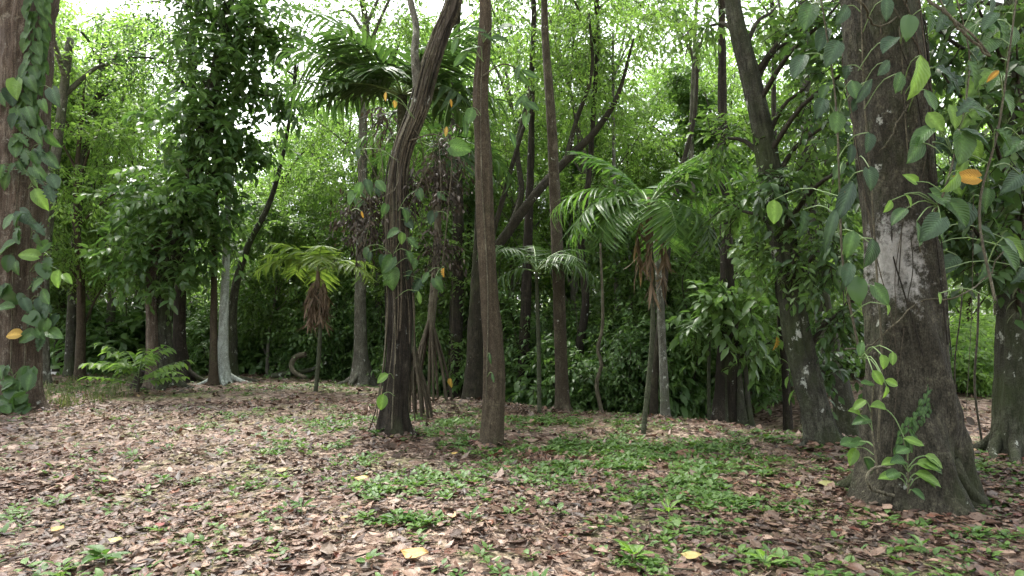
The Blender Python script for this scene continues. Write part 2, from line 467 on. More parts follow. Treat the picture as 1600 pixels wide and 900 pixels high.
def plain(name, col, rough=0.7, bump=0.0, var=0.25, scale=12):
    m, nt, out = newmat(name)
    c = mix(nt, noise(nt, coords(nt), scale, 5), tuple(x * (1 - var) for x in col), tuple(min(1, x * (1 + var)) for x in col))
    p = N_(nt, "ShaderNodeBsdfPrincipled"); nt.links.new(c, p.inputs["Base Color"]); p.inputs["Roughness"].default_value = rough
    nt.links.new(p.outputs[0], out.inputs["Surface"])
    return m
M_PETIOLE = plain("petiole_green", (0.12, 0.19, 0.06), 0.5)
M_PATH = plain("pale_concrete", (0.55, 0.54, 0.50), 0.8)

def ground_mat():
    m, nt, out = newmat("forest_floor")
    v = coords(nt)
    vo = N_(nt, "ShaderNodeTexVoronoi"); vo.inputs["Scale"].default_value = 11.0; vo.inputs["Randomness"].default_value = 1
    nt.links.new(v, vo.inputs["Vector"])
    sep = N_(nt, "ShaderNodeSeparateColor"); nt.links.new(vo.outputs["Color"], sep.inputs[0])
    c = ramp(nt, sep.outputs[0], [(0.0, (0.05, 0.032, 0.022)), (0.35, (0.13, 0.085, 0.06)), (0.65, (0.24, 0.17, 0.13)), (1.0, (0.38, 0.30, 0.235))])
    n = noise(nt, v, 40, 5)
    c = mix(nt, ramp(nt, n, [(0.4, (0, 0, 0)), (0.65, (0.6, 0.6, 0.6))]), c, (0.06, 0.042, 0.03))
    g = noise(nt, v, 0.5, 6, 0.7)
    c = mix(nt, ramp(nt, g, [(0.50, (0, 0, 0)), (0.66, (0.65, 0.65, 0.65))]), c, mix(nt, noise(nt, v, 18, 4), (0.07, 0.12, 0.03), (0.20, 0.25, 0.08)))
    p = N_(nt, "ShaderNodeBsdfPrincipled"); nt.links.new(c, p.inputs["Base Color"]); p.inputs["Roughness"].default_value = 0.9
    p.inputs["Specular IOR Level"].default_value = 0.2
    b = N_(nt, "ShaderNodeBump"); b.inputs["Strength"].default_value = 0.8; b.inputs["Distance"].default_value = 0.03
    nt.links.new(math_(nt, 'ADD', vo.outputs["Distance"], n), b.inputs["Height"]); nt.links.new(b.outputs[0], p.inputs["Normal"])
    nt.links.new(p.outputs[0], out.inputs["Surface"])
    return m
def litter_mat():
    m, nt, out = newmat("leaf_litter")
    a = N_(nt, "ShaderNodeAttribute", attribute_name="col")
    n = noise(nt, coords(nt), 60, 4)
    c = mix(nt, 1.0, a.outputs["Color"], ramp(nt, n, [(0.3, (0.6, 0.56, 0.55)), (0.7, (1.15, 1.15, 1.15))]), 'MULTIPLY')
    p = N_(nt, "ShaderNodeBsdfPrincipled"); nt.links.new(c, p.inputs["Base Color"]); p.inputs["Roughness"].default_value = 0.55
    p.inputs["Specular IOR Level"].default_value = 0.4
    t = N_(nt, "ShaderNodeBsdfTranslucent"); nt.links.new(c, t.inputs["Color"])
    ms = N_(nt, "ShaderNodeMixShader"); ms.inputs[0].default_value = 0.15
    nt.links.new(p.outputs[0], ms.inputs[1]); nt.links.new(t.outputs[0], ms.inputs[2])
    nt.links.new(ms.outputs[0], out.inputs["Surface"])
    return m
M_GROUND = ground_mat(); M_LITTER = litter_mat()
DEADCOL = np.array([[.40, .30, .235], [.34, .245, .19], [.27, .18, .135], [.45, .36, .30], [.21, .13, .095], [.14, .085, .06],
                    [.075, .048, .036], [.30, .145, .095], [.20, .075, .05], [.37, .32, .27], [.24, .20, .17], [.50, .40, .22], [.30, .30, .12]])
DEADW = np.array([.14, .14, .13, .08, .12, .10, .08, .05, .02, .06, .06, .01, .01]); DEADW = DEADW / DEADW.sum()

# ------------------------------------------------------------------ ground
u = np.linspace(-1, 1, 301)
gx = np.sinh(u * 4.6) / np.sinh(4.6) * 700
gy = gx + 12
X, Y = np.meshgrid(gx, gy, indexing='ij')
V = np.stack([X, Y, gz(X, Y)], -1).reshape(-1, 3)
i, j = np.meshgrid(np.arange(300), np.arange(300), indexing='ij')
Q = np.stack([i * 301 + j, (i + 1) * 301 + j, (i + 1) * 301 + j + 1, i * 301 + j + 1], -1).reshape(-1, 4)
ground = link("ground", make_mesh("ground", V, [Q], M_GROUND)); tag(ground, kind="structure")

# a pale path at the far left
pb = MB()
for k in range(14):
    x0 = -44 + k * 1.9
    y0 = 24.6 + 0.15 * math.sin(k)
    z = float(gz(x0, y0)) + 0.14
    Vb = np.array([[x, y, zz] for x in (x0, x0 + 1.88) for y in (y0, y0 + 1.9) for zz in (z - 0.25, z)])
    pb.add(Vb, [np.array([[0, 1, 3, 2], [4, 6, 7, 5], [0, 4, 5, 1], [2, 3, 7, 6], [1, 5, 7, 3], [0, 2, 6, 4]])])
path = link("path", pb.mesh("path", M_PATH, smooth=False)); tag(path, kind="structure")

# ------------------------------------------------------------------ trees in the clearing
def bark_rfun(seed, rough=0.05, flute=0.0, nfl=6, flare=0.0, fh=0.6, buttress=0):
    r_ = np.random.default_rng(seed)
    ph = r_.random(12) * 6.28; k = r_.integers(2, 9, 8); kz = r_.normal(size=8) * 3
    bp = np.sort((np.arange(max(buttress, 1)) + r_.random(max(buttress, 1)) * 0.6) / max(buttress, 1) * 6.28)
    octs = [(9, 1.6, .9), (20, 3.2, .7), (44, 7.0, .55)]
    lat = [r_.random((64, n_)) - .5 for n_, _, _ in octs]
    def f(th, t, s):
        r = np.ones_like(th)
        for (n_, fs_, am), G_ in zip(octs, lat):
            u_ = th / (2 * np.pi) * n_; i_ = np.floor(u_).astype(int) % n_; i2 = (i_ + 1) % n_; fu = u_ - np.floor(u_); fu = fu * fu * (3 - 2 * fu)
            v_ = s * fs_; j_ = int(v_) % 64; j2 = (j_ + 1) % 64; fv = v_ - int(v_); fv = fv * fv * (3 - 2 * fv)
            r = r + rough * am * ((G_[j_][i_] * (1 - fu) + G_[j_][i2] * fu) * (1 - fv) + (G_[j2][i_] * (1 - fu) + G_[j2][i2] * fu) * fv)
        for q in range(8):
            r = r + rough * 0.45 * np.sin(k[q] * th + kz[q] * s + ph[q])
            r = r + rough * 0.16 * np.sin((k[q] * 2 + 5) * th + kz[q] * 1.7 * np.sin(s * 1.9 + ph[q]) + ph[11 - q])
        if flute: r = r + flute * np.cos(nfl * th + 0.5 * np.sin(s * 1.3) + ph[9]) * np.exp(-s / (fh * 3))
        if flare:
            e = math.exp(-s / fh)
            r = r + flare * 0.45 * e
            if buttress:
                b = np.zeros_like(th)
                for q in range(buttress):
                    d = np.abs((th - bp[q] + np.pi) % (2 * np.pi) - np.pi)
                    b = np.maximum(b, np.exp(-(d / 0.33) ** 2))
                r = r + flare * 1.3 * b * math.exp(-s / (fh * 0.8))
        return r
    return f

class Trunk: pass
def trunk_path(spec, d, top=None, lean=0.0):
    """spec: [(px, py, width_px)...] from the ground up at distance d; top: height to run on to"""
    pts = [at(px, py, d + lean * k / max(1, len(spec) - 1)) for k, (px, py, w) in enumerate(spec)]
    rad = [w / 2 * d / F for _, _, w in spec]
    pts[0][2] = min(pts[0][2] - 0.12, float(gz(pts[0][0], pts[0][1])) - 0.12)
    if top:
        dirn = norm(pts[-1] - pts[-2]); dirn = norm(dirn * 0.6 + np.array([0, 0, 0.5]))
        while pts[-1][2] < top:
            pts.append(pts[-1] + dirn * 2.0 + rng.normal(size=3) * 0.08); rad.append(rad[-1] * 0.86)
            dirn = norm(dirn + np.array([0, 0, 0.15]) + rng.normal(size=3) * 0.05)
    return np.array(pts), np.array(rad)

def hero_tree(label, spec, mat, top=13.0, sides=32, rings=90, seed=0, rough=0.05, flute=0.0, nfl=6, flare=0.0, fh=0.5, buttress=0,
              crown=None, d=None, limbs=(), name="forest_tree", lean=0.0, leafmat=L_MID, group=None, base=None):
    b = hit(*base) if base else hit(spec[0][0], spec[0][1])
    d = d or b[1]
    pts, rad = trunk_path(spec, d, top, lean)
    root = thing(name, label, "tree", b, group)
    P, R = resample(pts, rings, rad)
    V, fs = tube(P, R, sides, bark_rfun(seed, rough, flute, nfl, flare, fh, buttress))
    mb = MB(); mb.add(V, fs); link("trunk", mb.mesh("trunk", mat, b), root)
    T = Trunk(); T.root = root; T.P = P; T.R = R; T.d = d; T.b = b; T.mat = mat
    for lp, lr in limbs:          # limbs given by pixels: [(px,py,d)...], radii
        Pl, Rl = resample(np.array([at(*q) for q in lp]), 24, np.array(lr))
        V, fs = tube(Pl, Rl, 12, bark_rfun(seed + 5, 0.06)); mb = MB(); mb.add(V, fs)
        link("limb", mb.mesh("limb", mat, b), root)
    if crown:                     # (n blobs, radius, leaves per blob, leaf length): out of sight overhead
        nb, cr, ntw, L = crown
        mb = MB(); tip = P[-1]
        for q in range(nb):
            a = q * 2.4 + seed; c = tip + np.array([math.cos(a) * cr * 0.65, math.sin(a) * cr * 0.65, rng.uniform(-1.5, 1.2)])
            s0 = P[int(rings * rng.uniform(0.8, 0.97))]
            Pl, Rl = resample(np.array([s0, (s0 + c) / 2 + [0, 0, 0.5], c]), 10, np.array([R[-1] * 0.8, R[-1] * .5, 0.02]))
            V, fs = tube(Pl, Rl, 8); ml = MB(); ml.add(V, fs); link("limb", ml.mesh("limb", mat, b), root)
            sprays(mb, c, (cr * 0.6, cr * 0.6, cr * 0.4), ntw, 8, L, twl=0.9)
        link("crown", mb.mesh("crown", [leafmat, B_TWIG], b), root)
    return T

def surf(T, px, py, out=0.02, side=0.0):
    """point on the camera side of a trunk, under pixel px,py"""
    p = at(px, py, T.d)
    k = int(np.argmin(np.abs(T.P[:, 2] - p[2])))
    r = T.R[k]; off = np.clip(p[0] - T.P[k][0], -r * 0.98, r * 0.98)
    yy = T.P[k][1] - math.sqrt(max(r * r - off * off, 0)) - out
    return at(px, py, yy)

def blob_crown(root, origin, blobs, mats, L=0.14, shape=QUAD, ntw=120, nlf=9, droop=0.35, twl=0.6, name="crown", tone=(0, 1), width=1.0, limb_from=None, limb_mat=None, dens=1.0, upness=1.0, sig=0.34, clumps=6):
    """foliage given by (px, py, d, half-width px, half-height px)"""
    mb = MB()
    for (px, py, d, wx, wz) in blobs:
        c = at(px, py, d); rx = wx * d / F; rz = wz * d / F
        n = int(ntw * dens * max(0.15, rx * rz))
        sprays(mb, c, (rx, max(rx * 0.8, 0.3), rz), n, nlf, L, shape, droop, twl, tone=tone, width=width, upness=upness, sig=sig, clumps=clumps)
        if limb_from is not None:
            k = int(np.argmin(np.linalg.norm(limb_from.P - (c - [0, 0, 0.6]), axis=1)))
            s0 = limb_from.P[k]
            Pl, Rl = resample(np.array([s0, s0 * .5 + c * .5 + [0, 0, 0.15], c, c + (c - s0) * 0.3]), 10, np.array([0.045, 0.03, 0.02, 0.006]))
            V, fs = tube(Pl, Rl, 6); ml = MB(); ml.add(V, fs); link("limb", ml.mesh("limb", limb_mat or B_TWIG, origin), root)
    return link(name, mb.mesh(name, mats, origin), root)

def add_roots(T, n, length, r, seed, zoff=0.0):
    r_ = np.random.default_rng(seed)
    for q in range(n):
        a = q / n * 6.283 + r_.uniform(-.35, .35); c = T.P[0].copy(); R0 = T.R[0]
        L = length * r_.uniform(.6, 1.25); bend = r_.normal() * .5
        pts = []; rad = []
        for k in range(7):
            t = k / 6; aa = a + bend * t; d_ = R0 * .55 + L * t
            x, y = c[0] + math.cos(aa) * d_, c[1] + math.sin(aa) * d_
            pts.append([x, y, float(gz(x, y)) + (r * 2.4 + R0 * .5) * (1 - t) ** 3 + r * .35 - r * 1.5 * t]); rad.append(r * (1.5 - 1.1 * t))
        P_, Rr_ = resample(np.array(pts), 18, np.array(rad))
        V, fs = tube(P_, Rr_, 8, bark_rfun(seed + q, .1)); mb = MB(); mb.add(V, fs); link("root", mb.mesh("root", T.mat, T.b), T.root)
# --- big reddish tree at the left edge
T1 = hero_tree("large reddish fibrous-barked tree at the left edge, hung with big climbing leaves",
               [(8, 645, 96), (12, 600, 82), (18, 450, 76), (28, 250, 74), (38, 100, 73), (48, -40, 72)], B_RED, 14, 96, 200, 1, 0.07, 0.04, 7, 0.5, 0.35, 5,
               crown=(5, 4, 130, 0.2), base=(8, 640))
# --- vine-smothered tree, left of centre (two stems)
T2 = hero_tree("tree smothered in dark leafy vines above a mossy twin trunk, left of the small palm",
               [(258, 606, 34), (252, 500, 25), (268, 400, 24), (300, 280, 22), (325, 180, 22), (345, 80, 17), (362, -30, 13)], B_MOSS, 12, 56, 160, 2, 0.09, 0.05, 5, 0.7, 0.5, 6)
V, fs = tube(*resample(np.array([at(240, 608, T2.d - .3), at(237, 500, T2.d - .3), at(238, 420, T2.d - .2), at(255, 330, T2.d)]), 30, np.array([.2, .15, .14, .12])), 20, bark_rfun(9, 0.08, 0, 5, .5, .3, 4))
mb = MB(); mb.add(V, fs); link("trunk", mb.mesh("trunk", B_RED, T2.b), T2.root)
d2 = T2.d
blob_crown(T2.root, T2.b, [(235, 395, d2 - .6, 62, 45), (290, 395, d2 - .4, 55, 48), (215, 320, d2 - .4, 48, 38), (275, 330, d2 - .7, 70, 50), (330, 350, d2, 45, 55),
                           (285, 260, d2 - .5, 62, 50), (345, 270, d2, 55, 45), (300, 190, d2 - .5, 60, 50), (370, 195, d2, 60, 48), (395, 240, d2 + .3, 38, 30),
                           (310, 120, d2 - .3, 52, 48), (375, 115, d2, 62, 50), (430, 150, d2 + .3, 35, 45), (330, 50, d2 - .3, 60, 50), (400, 40, d2, 60, 50), (450, 60, d2 + .4, 34, 40),
                           (350, -30, d2, 75, 45), (250, 440, d2 - .5, 40, 20), (205, 375, d2 - .3, 28, 30)],
           [L_SMOTHER, B_TWIG], 0.33, LANCE, 58, 8, 0.55, 0.7, name="vine_foliage", width=1.25, limb_from=T2)

# --- the dark leaning tree in the middle, forked, wrapped in roots
T5 = hero_tree("dark leaning forked tree wrapped in hanging roots, in the middle of the clearing",
               [(615, 682, 44), (617, 640, 36), (624, 560, 35), (626, 480, 36), (621, 400, 33), (618, 310, 27), (628, 235, 24), (652, 175, 25), (668, 115, 24), (690, 50, 21), (712, -10, 18)],
               B_FORK, 12, 72, 220, 3, 0.11, 0.07, 9, 0.7, 0.22, 6, crown=(4, 3.2, 110, 0.18))
d5 = T5.d
Pl, Rl = resample(np.array([at(656, 165, d5), at(652, 120, d5 - .05), at(648, 80, d5 - .1), at(650, 40, d5), at(640, -10, d5 + .1), at(630, -120, d5 + .3)]), 40, np.array([.09, .075, .06, .055, .05, .03]))
V, fs = tube(Pl, Rl, 14, bark_rfun(31, 0.08)); mb = MB(); mb.add(V, fs); link("limb", mb.mesh("limb", B_GREY, T5.b), T5.root)
for q in range(34):              # roots and thin vines hugging the stem
    a = -math.pi / 2 + rng.uniform(-1.7, 1.7)
    s0 = rng.integers(0, 95); s1 = min(s0 + rng.integers(40, 120), 190)
    idx = np.arange(s0, s1, 7)
    tw = rng.uniform(-1, 1) * 0.018
    pts = [T5.P[k] + np.array([math.cos(a + tw * (k - s0)), math.sin(a + tw * (k - s0)), 0]) * (T5.R[k] * (1.1 + 0.9 * math.exp(-k / 9.0)) + 0.012 + 0.02 * rng.random()) for k in idx]
    if len(pts) < 4: continue
    P_, _ = resample(np.array(pts), len(pts) * 2)
    V, fs = tube(P_, rng.uniform(0.006, 0.017), 5); mb = MB(); mb.add(V, fs)
    link("aerial_root", mb.mesh("aerial_root", [B_ROOT, B_DARK, B_VINE][q % 3], T5.b), T5.root)

# --- plain brown pole-like tree beside it
T6 = hero_tree("slender smooth brown tree with a creased base, right of the dark forked tree",
               [(768, 698, 36), (770, 660, 33), (772, 560, 30), (764, 460, 26), (758, 340, 28), (755, 250, 27), (751, 150, 24), (757, 60, 21), (757, -20, 18)],
               B_BROWN, 13, 64, 220, 4, 0.06, 0.03, 3, 0.35, 0.12, 5, crown=(4, 3.2, 110, 0.18))
# --- next tree to the right, farther back
T7 = hero_tree("tall slim grey-brown tree behind the thin palm stem, right of the brown pole tree",
               [(880, 636, 24), (877, 580, 20), (873, 450, 19), (868, 330, 18), (862, 200, 16), (852, 60, 12), (849, -20, 10)],
               B_BROWN2, 13, 24, 90, 5, 0.03, 0, 3, 0.4, 0.2, 5, d=13.8, crown=(4, 3, 100, 0.16), leafmat=L_BRIGHT)
# --- slanting bough tree behind
T7b = hero_tree("mossy tree with a long slanting bough rising to the right, behind the brown pole tree",
                [(741, 622, 36), (742, 560, 26), (744, 480, 22), (748, 400, 19), (752, 300, 16), (754, 180, 13), (757, 60, 10)],
                B_DMOSS, 9, 24, 90, 6, 0.05, 0.05, 5, 0.45, 0.3, 5, d=17,
                limbs=[([(748, 425, 17), (775, 388, 17), (830, 312, 17), (885, 250, 17), (930, 205, 17), (965, 150, 17), (990, 60, 17)], (.14, .135, .125, .11, .09, .06, .03)),
                       ([(800, 355, 17), (815, 300, 17.2), (808, 230, 17.4), (825, 150, 17.5), (835, 40, 17.6)], (.10, .08, .07, .05, .03)),
                       ([(765, 400, 17), (772, 360, 16.8), (800, 260, 16.6), (818, 200, 16.4), (835, 150, 16.2)], (.09, .07, .06, .05, .03)),
                       ([(885, 250, 17), (900, 190, 17), (925, 110, 17), (920, 20, 17.2)], (.08, .06, .05, .03))])
blob_crown(T7b.root, T7b.b, [(930, 120, 17, 70, 60), (985, 60, 17, 80, 55), (840, 60, 17.5, 60, 55), (910, 20, 17.2, 60, 50), (830, 140, 17, 45, 40), (960, 190, 17, 45, 35), (1040, 20, 17, 60, 40)],
           [L_BRIGHT, B_TWIG], 0.17, LANCE, 60, 8, 0.5, 0.6)

# --- pale mottled thin stems near the thin palm on the right
T8 = hero_tree("thin pale lichen-mottled trunk just right of the tall feather palm",
               [(1040, 656, 15), (1036, 560, 12), (1031, 460, 11), (1026, 380, 10), (1023, 330, 7), (1026, 300, 4)],
               B_PALE, 0, 20, 80, 8, 0.06, 0, 3, 0.4, 0.2, 4, d=12.2)
T8b = hero_tree("short brown leaning trunk behind the tall feather palm stem",
                [(1020, 656, 15), (1023, 600, 12), (1030, 520, 11), (1040, 420, 10), (1056, 300, 8), (1085, 180, 6), (1090, 60, 4)],
                B_DMOSS, 0, 20, 70, 28, 0.04, 0, 3, 0.4, 0.2, 4, d=14)
T8c = hero_tree("thin pale stem standing deep in shade between the grey-brown tree and the tall palm",
                [(965, 645, 9), (965, 560, 8), (963, 450, 7), (960, 300, 6), (958, 150, 5)], B_PALE, 9, 12, 40, 29, 0.03, 0, 3, 0.4, 0.2, 4, d=19, crown=(3, 2, 140, 0.14))

# --- clump of dark rooty trunks right of centre
T9 = hero_tree("clump of dark rooty trunks on the lower slope, right of centre",
               [(1142, 664, 34), (1140, 620, 26), (1142, 560, 24), (1138, 480, 22), (1135, 380, 19), (1130, 250, 16), (1128, 100, 12)], B_DARK, 11, 24, 80, 10, 0.08, 0.1, 7, 0.7, 0.3, 6, d=13.2, crown=(3, 2.4, 90, 0.16))
for (x0, x1, w) in ((1122, 1128, 20), (1160, 1150, 15), (1172, 1160, 10), (1130, 1134, 12)):
    P_, R_ = resample(np.array([at(x0, 668, T9.d - .2), at(x0 + (x1 - x0) * .4, 610, T9.d - .1), at(x1, 530, T9.d)]), 24, np.array([w, w * .75, w * .6]) / 2 * T9.d / F)
    V, fs = tube(P_, R_, 16, bark_rfun(x0, 0.09, 0.05, 5, .6, .25, 4)); mb = MB(); mb.add(V, fs); link("trunk", mb.mesh("trunk", B_MOSS if w < 16 else B_DARK, T9.b), T9.root)
blob_crown(T9.root, T9.b, [(1140, 500, T9.d, 60, 40), (1110, 470, T9.d - .3, 40, 32), (1180, 480, T9.d - .3, 45, 40), (1150, 430, T9.d, 55, 40), (1195, 540, T9.d, 30, 25)],
           [L_SHRUB, B_TWIG], 0.28, LANCE, 60, 8, 0.6, 0.6, width=1.2, limb_from=T9, name="vine_foliage")

# --- mossy leaning tree left of the great trunk
T10 = hero_tree("mossy tree leaning left with a curved foot, just left of the great trunk",
                [(1290, 698, 52), (1277, 650, 44), (1258, 580, 40), (1243, 510, 39), (1232, 430, 37), (1214, 330, 35), (1196, 230, 33), (1172, 120, 30), (1150, 30, 25), (1143, -20, 23)],
                B_MOSS, 13, 72, 220, 11, 0.07, 0.06, 5, 0.4, 0.2, 5, crown=(4, 3.2, 110, 0.18))
d10 = T10.d
blob_crown(T10.root, T10.b, [(1110, 40, d10 + .6, 58, 30), (1205, 20, d10 + .3, 50, 28), (1240, 60, d10, 45, 45), (1280, 20, d10 - .4, 50, 40), (1255, 140, d10 - .2, 45, 40), (1285, 200, d10 - .3, 40, 45), (1130, 215, d10 + .5, 35, 26),
                             (1255, 260, d10 - .2, 40, 45), (1160, 330, d10 + .5, 36, 30), (1265, 330, d10 - .2, 45, 45), (1240, 410, d10 - .5, 36, 26), (1280, 420, d10, 40, 45), (1195, 395, d10 + .4, 30, 26)],
           [L_MID, B_TWIG], 0.15, LANCE, 190, 8, 0.5, 0.45, width=1.2, limb_from=T10)
blob_crown(T10.root, T10.b, [(1310, 120, d10 - 1.2, 36, 60), (1320, 260, d10 - 1.2, 30, 60), (1300, 380, d10 - 1, 34, 50), (1310, 490, d10, 34, 40), (1295, 560, d10 + .6, 30, 30), (1290, 30, d10 - 1.2, 45, 40), (1200, 290, d10 - .5, 26, 16)],
           [L_VINE, B_TWIG], 0.17, LANCE, 190, 8, 0.6, 0.4, width=1.2, limb_from=T10)
T11 = hero_tree("dark mossy leaning trunk half hidden between the mossy leaning tree and the great trunk",
                [(1330, 676, 40), (1318, 630, 32), (1300, 560, 30), (1285, 480, 27), (1270, 380, 22), (1262, 250, 18), (1258, 80, 14)], B_MOSS, 10, 28, 80, 12, 0.06, 0.06, 5, 0.5, 0.25, 5, d=11.5, crown=(3, 2.4, 80, 0.16))

# --- the great trunk at the right
B_GREAT = bark_mat("bark_great", (0.032, 0.026, 0.018), (0.115, 0.092, 0.066), (0.25, 0.205, 0.15), 0.55, 13, 0.38, 0.75, 0.06,
                   lichen_at=(tuple(at(1412, 408, 6.05) - hit(1428, 775)), (3.2, 1.6, 2.0)))
T12 = hero_tree("great thick-trunked tree with a white lichen patch, standing nearest at the right",
                [(1428, 782, 172), (1426, 735, 142), (1423, 660, 124), (1418, 560, 112), (1412, 450, 104), (1404, 330, 98), (1394, 200, 104), (1382, 90, 112), (1372, -20, 108), (1364, -150, 100)],
                B_GREAT, 13, 128, 260, 13, 0.06, 0.05, 6, 0.30, 0.16, 6, crown=(5, 4, 130, 0.2))
T13 = hero_tree("dark smooth flared trunk at the right edge of the picture",
                [(1592, 742, 80), (1590, 690, 62), (1590, 620, 58), (1591, 540, 56), (1592, 420, 54), (1594, 250, 52), (1596, 50, 50)], B_MOSS, 12, 72, 180, 14, 0.055, 0.03, 5, 0.45, 0.2, 5, d=8.2, crown=(5, 4, 200, 0.18))
blob_crown(T13.root, T13.b, [(1500, 60, 9, 55, 55), (1560, 120, 8.5, 50, 50), (1590, 220, 8, 50, 60), (1510, 180, 9, 45, 45), (1530, 300, 8.5, 60, 50), (1590, 350, 8, 45, 50), (1500, 360, 9.5, 45, 36), (1570, 390, 8.6, 45, 30), (1580, 30, 8, 50, 45), (1470, 20, 9.5, 40, 40)],
           [L_MID, B_TWIG], 0.17, LANCE, 170, 8, 0.5, 0.5, width=1.3, limb_from=T13)
blob_crown(T13.root, T13.b, [(1480, 60, 7.6, 30, 50), (1540, 40, 7.2, 45, 45), (1590, 120, 7, 45, 60), (1500, 150, 7.4, 34, 40), (1560, 240, 7, 45, 50), (1495, 290, 7.6, 34, 45), (1600, 320, 7, 35, 60), (1530, 370, 7.4, 45, 32), (1480, 370, 7.8, 22, 34), (1592, 410, 7.2, 30, 30)],
           [L_VINE, B_TWIG], 0.19, LANCE, 120, 8, 0.6, 0.5, width=1.3, limb_from=T13)
# --- thinner trunks along the far edge
edge = [
 ("slim ringed trunk standing just right of the big reddish tree", [(66, 592, 22), (66, 520, 19), (68, 420, 17), (80, 300, 15), (95, 180, 13), (110, 60, 11)], B_GREY, 20, L_BRIGHT),
 ("thin straight trunk just left of the white-barked trunk", [(334, 598, 13), (334, 500, 10), (335, 400, 9), (337, 300, 8), (340, 150, 7)], B_BROWN, 20, L_BRIGHT),
 ("white-barked trunk with a flared foot at the clearing's far edge", [(347, 590, 26), (348, 555, 17), (350, 500, 14), (352, 440, 12), (356, 330, 10), (362, 200, 8)], B_WHITE, 20.5, L_MID),
 ("brown trunk leaning close against the white-barked trunk", [(364, 590, 18), (363, 540, 14), (366, 460, 12), (385, 390, 10), (420, 320, 8), (440, 250, 6)], B_MOSS, 22, L_MID),
 ("buttressed grey trunk at the far edge, right of the small drooping palm", [(567, 600, 40), (564, 560, 22), (563, 500, 19), (564, 420, 17), (566, 300, 15), (568, 150, 12)], B_GREY, 20.5, L_MID),
 ("dark ivy-clad trunk standing in the shade left of the brown pole tree", [(712, 612, 26), (712, 540, 22), (714, 450, 20), (716, 330, 17), (712, 200, 14)], B_DARK, 19.5, L_DARK),
 ("dark crooked trunk leaning in the shade right of the grey-brown tree", [(915, 640, 16), (905, 560, 14), (915, 470, 12), (908, 380, 11), (920, 280, 9)], B_DARK, 18, L_MID),
 ("slim grey trunk rising above the slope between palm and mossy tree", [(1085, 640, 12), (1087, 520, 10), (1090, 400, 9), (1080, 250, 8), (1085, 80, 6)], B_GREY, 21, L_BRIGHT),
 ("slim dark trunk at the slope's foot left of the mossy leaning tree", [(1232, 660, 14), (1228, 600, 12), (1222, 520, 11), (1215, 420, 10), (1212, 300, 9)], B_DARK, 13.5, L_MID),
 ("dark buttressed trunk behind the vine-smothered tree", [(285, 588, 34), (280, 540, 20), (282, 460, 17), (290, 360, 14), (296, 240, 12)], B_DARK, 21, L_DARK),
 ("slim trunk in the shade behind the reddish tree's right side", [(112, 570, 16), (112, 500, 14), (118, 400, 12), (126, 280, 11), (150, 160, 9)], B_MOSS, 23, L_BRIGHT),
 ("dark hung trunk in deep shade just right of the brown pole tree", [(820, 640, 22), (818, 560, 18), (822, 470, 16), (826, 350, 14), (830, 220, 10)], B_DARK, 18.5, L_MID),
]
EDGE = []
for q, (lab, spec, mt, dd, lm) in enumerate(edge):
    T = hero_tree(lab, spec, mt, 10.5 + (q % 3), 16, 60, 40 + q, 0.05, 0.04, 5, 0.5, 0.35, 5, d=dd, crown=(4, 2.8, 80, 0.15), leafmat=lm)
    EDGE.append(T)

for T_, n_, l_, r_ in ((T12, 7, .75, .06), (T5, 6, .45, .035), (T6, 5, .3, .022), (T10, 5, .6, .045), (T13, 6, .8, .05), (T2, 7, 1.0, .07), (T1, 6, .7, .06), (T7, 5, .5, .035), (T9, 6, .6, .04), (EDGE[2], 5, .9, .06), (EDGE[4], 6, 1.0, .07), (EDGE[9], 6, 1.2, .07)):
    add_roots(T_, n_, l_, r_, int(T_.d * 100))
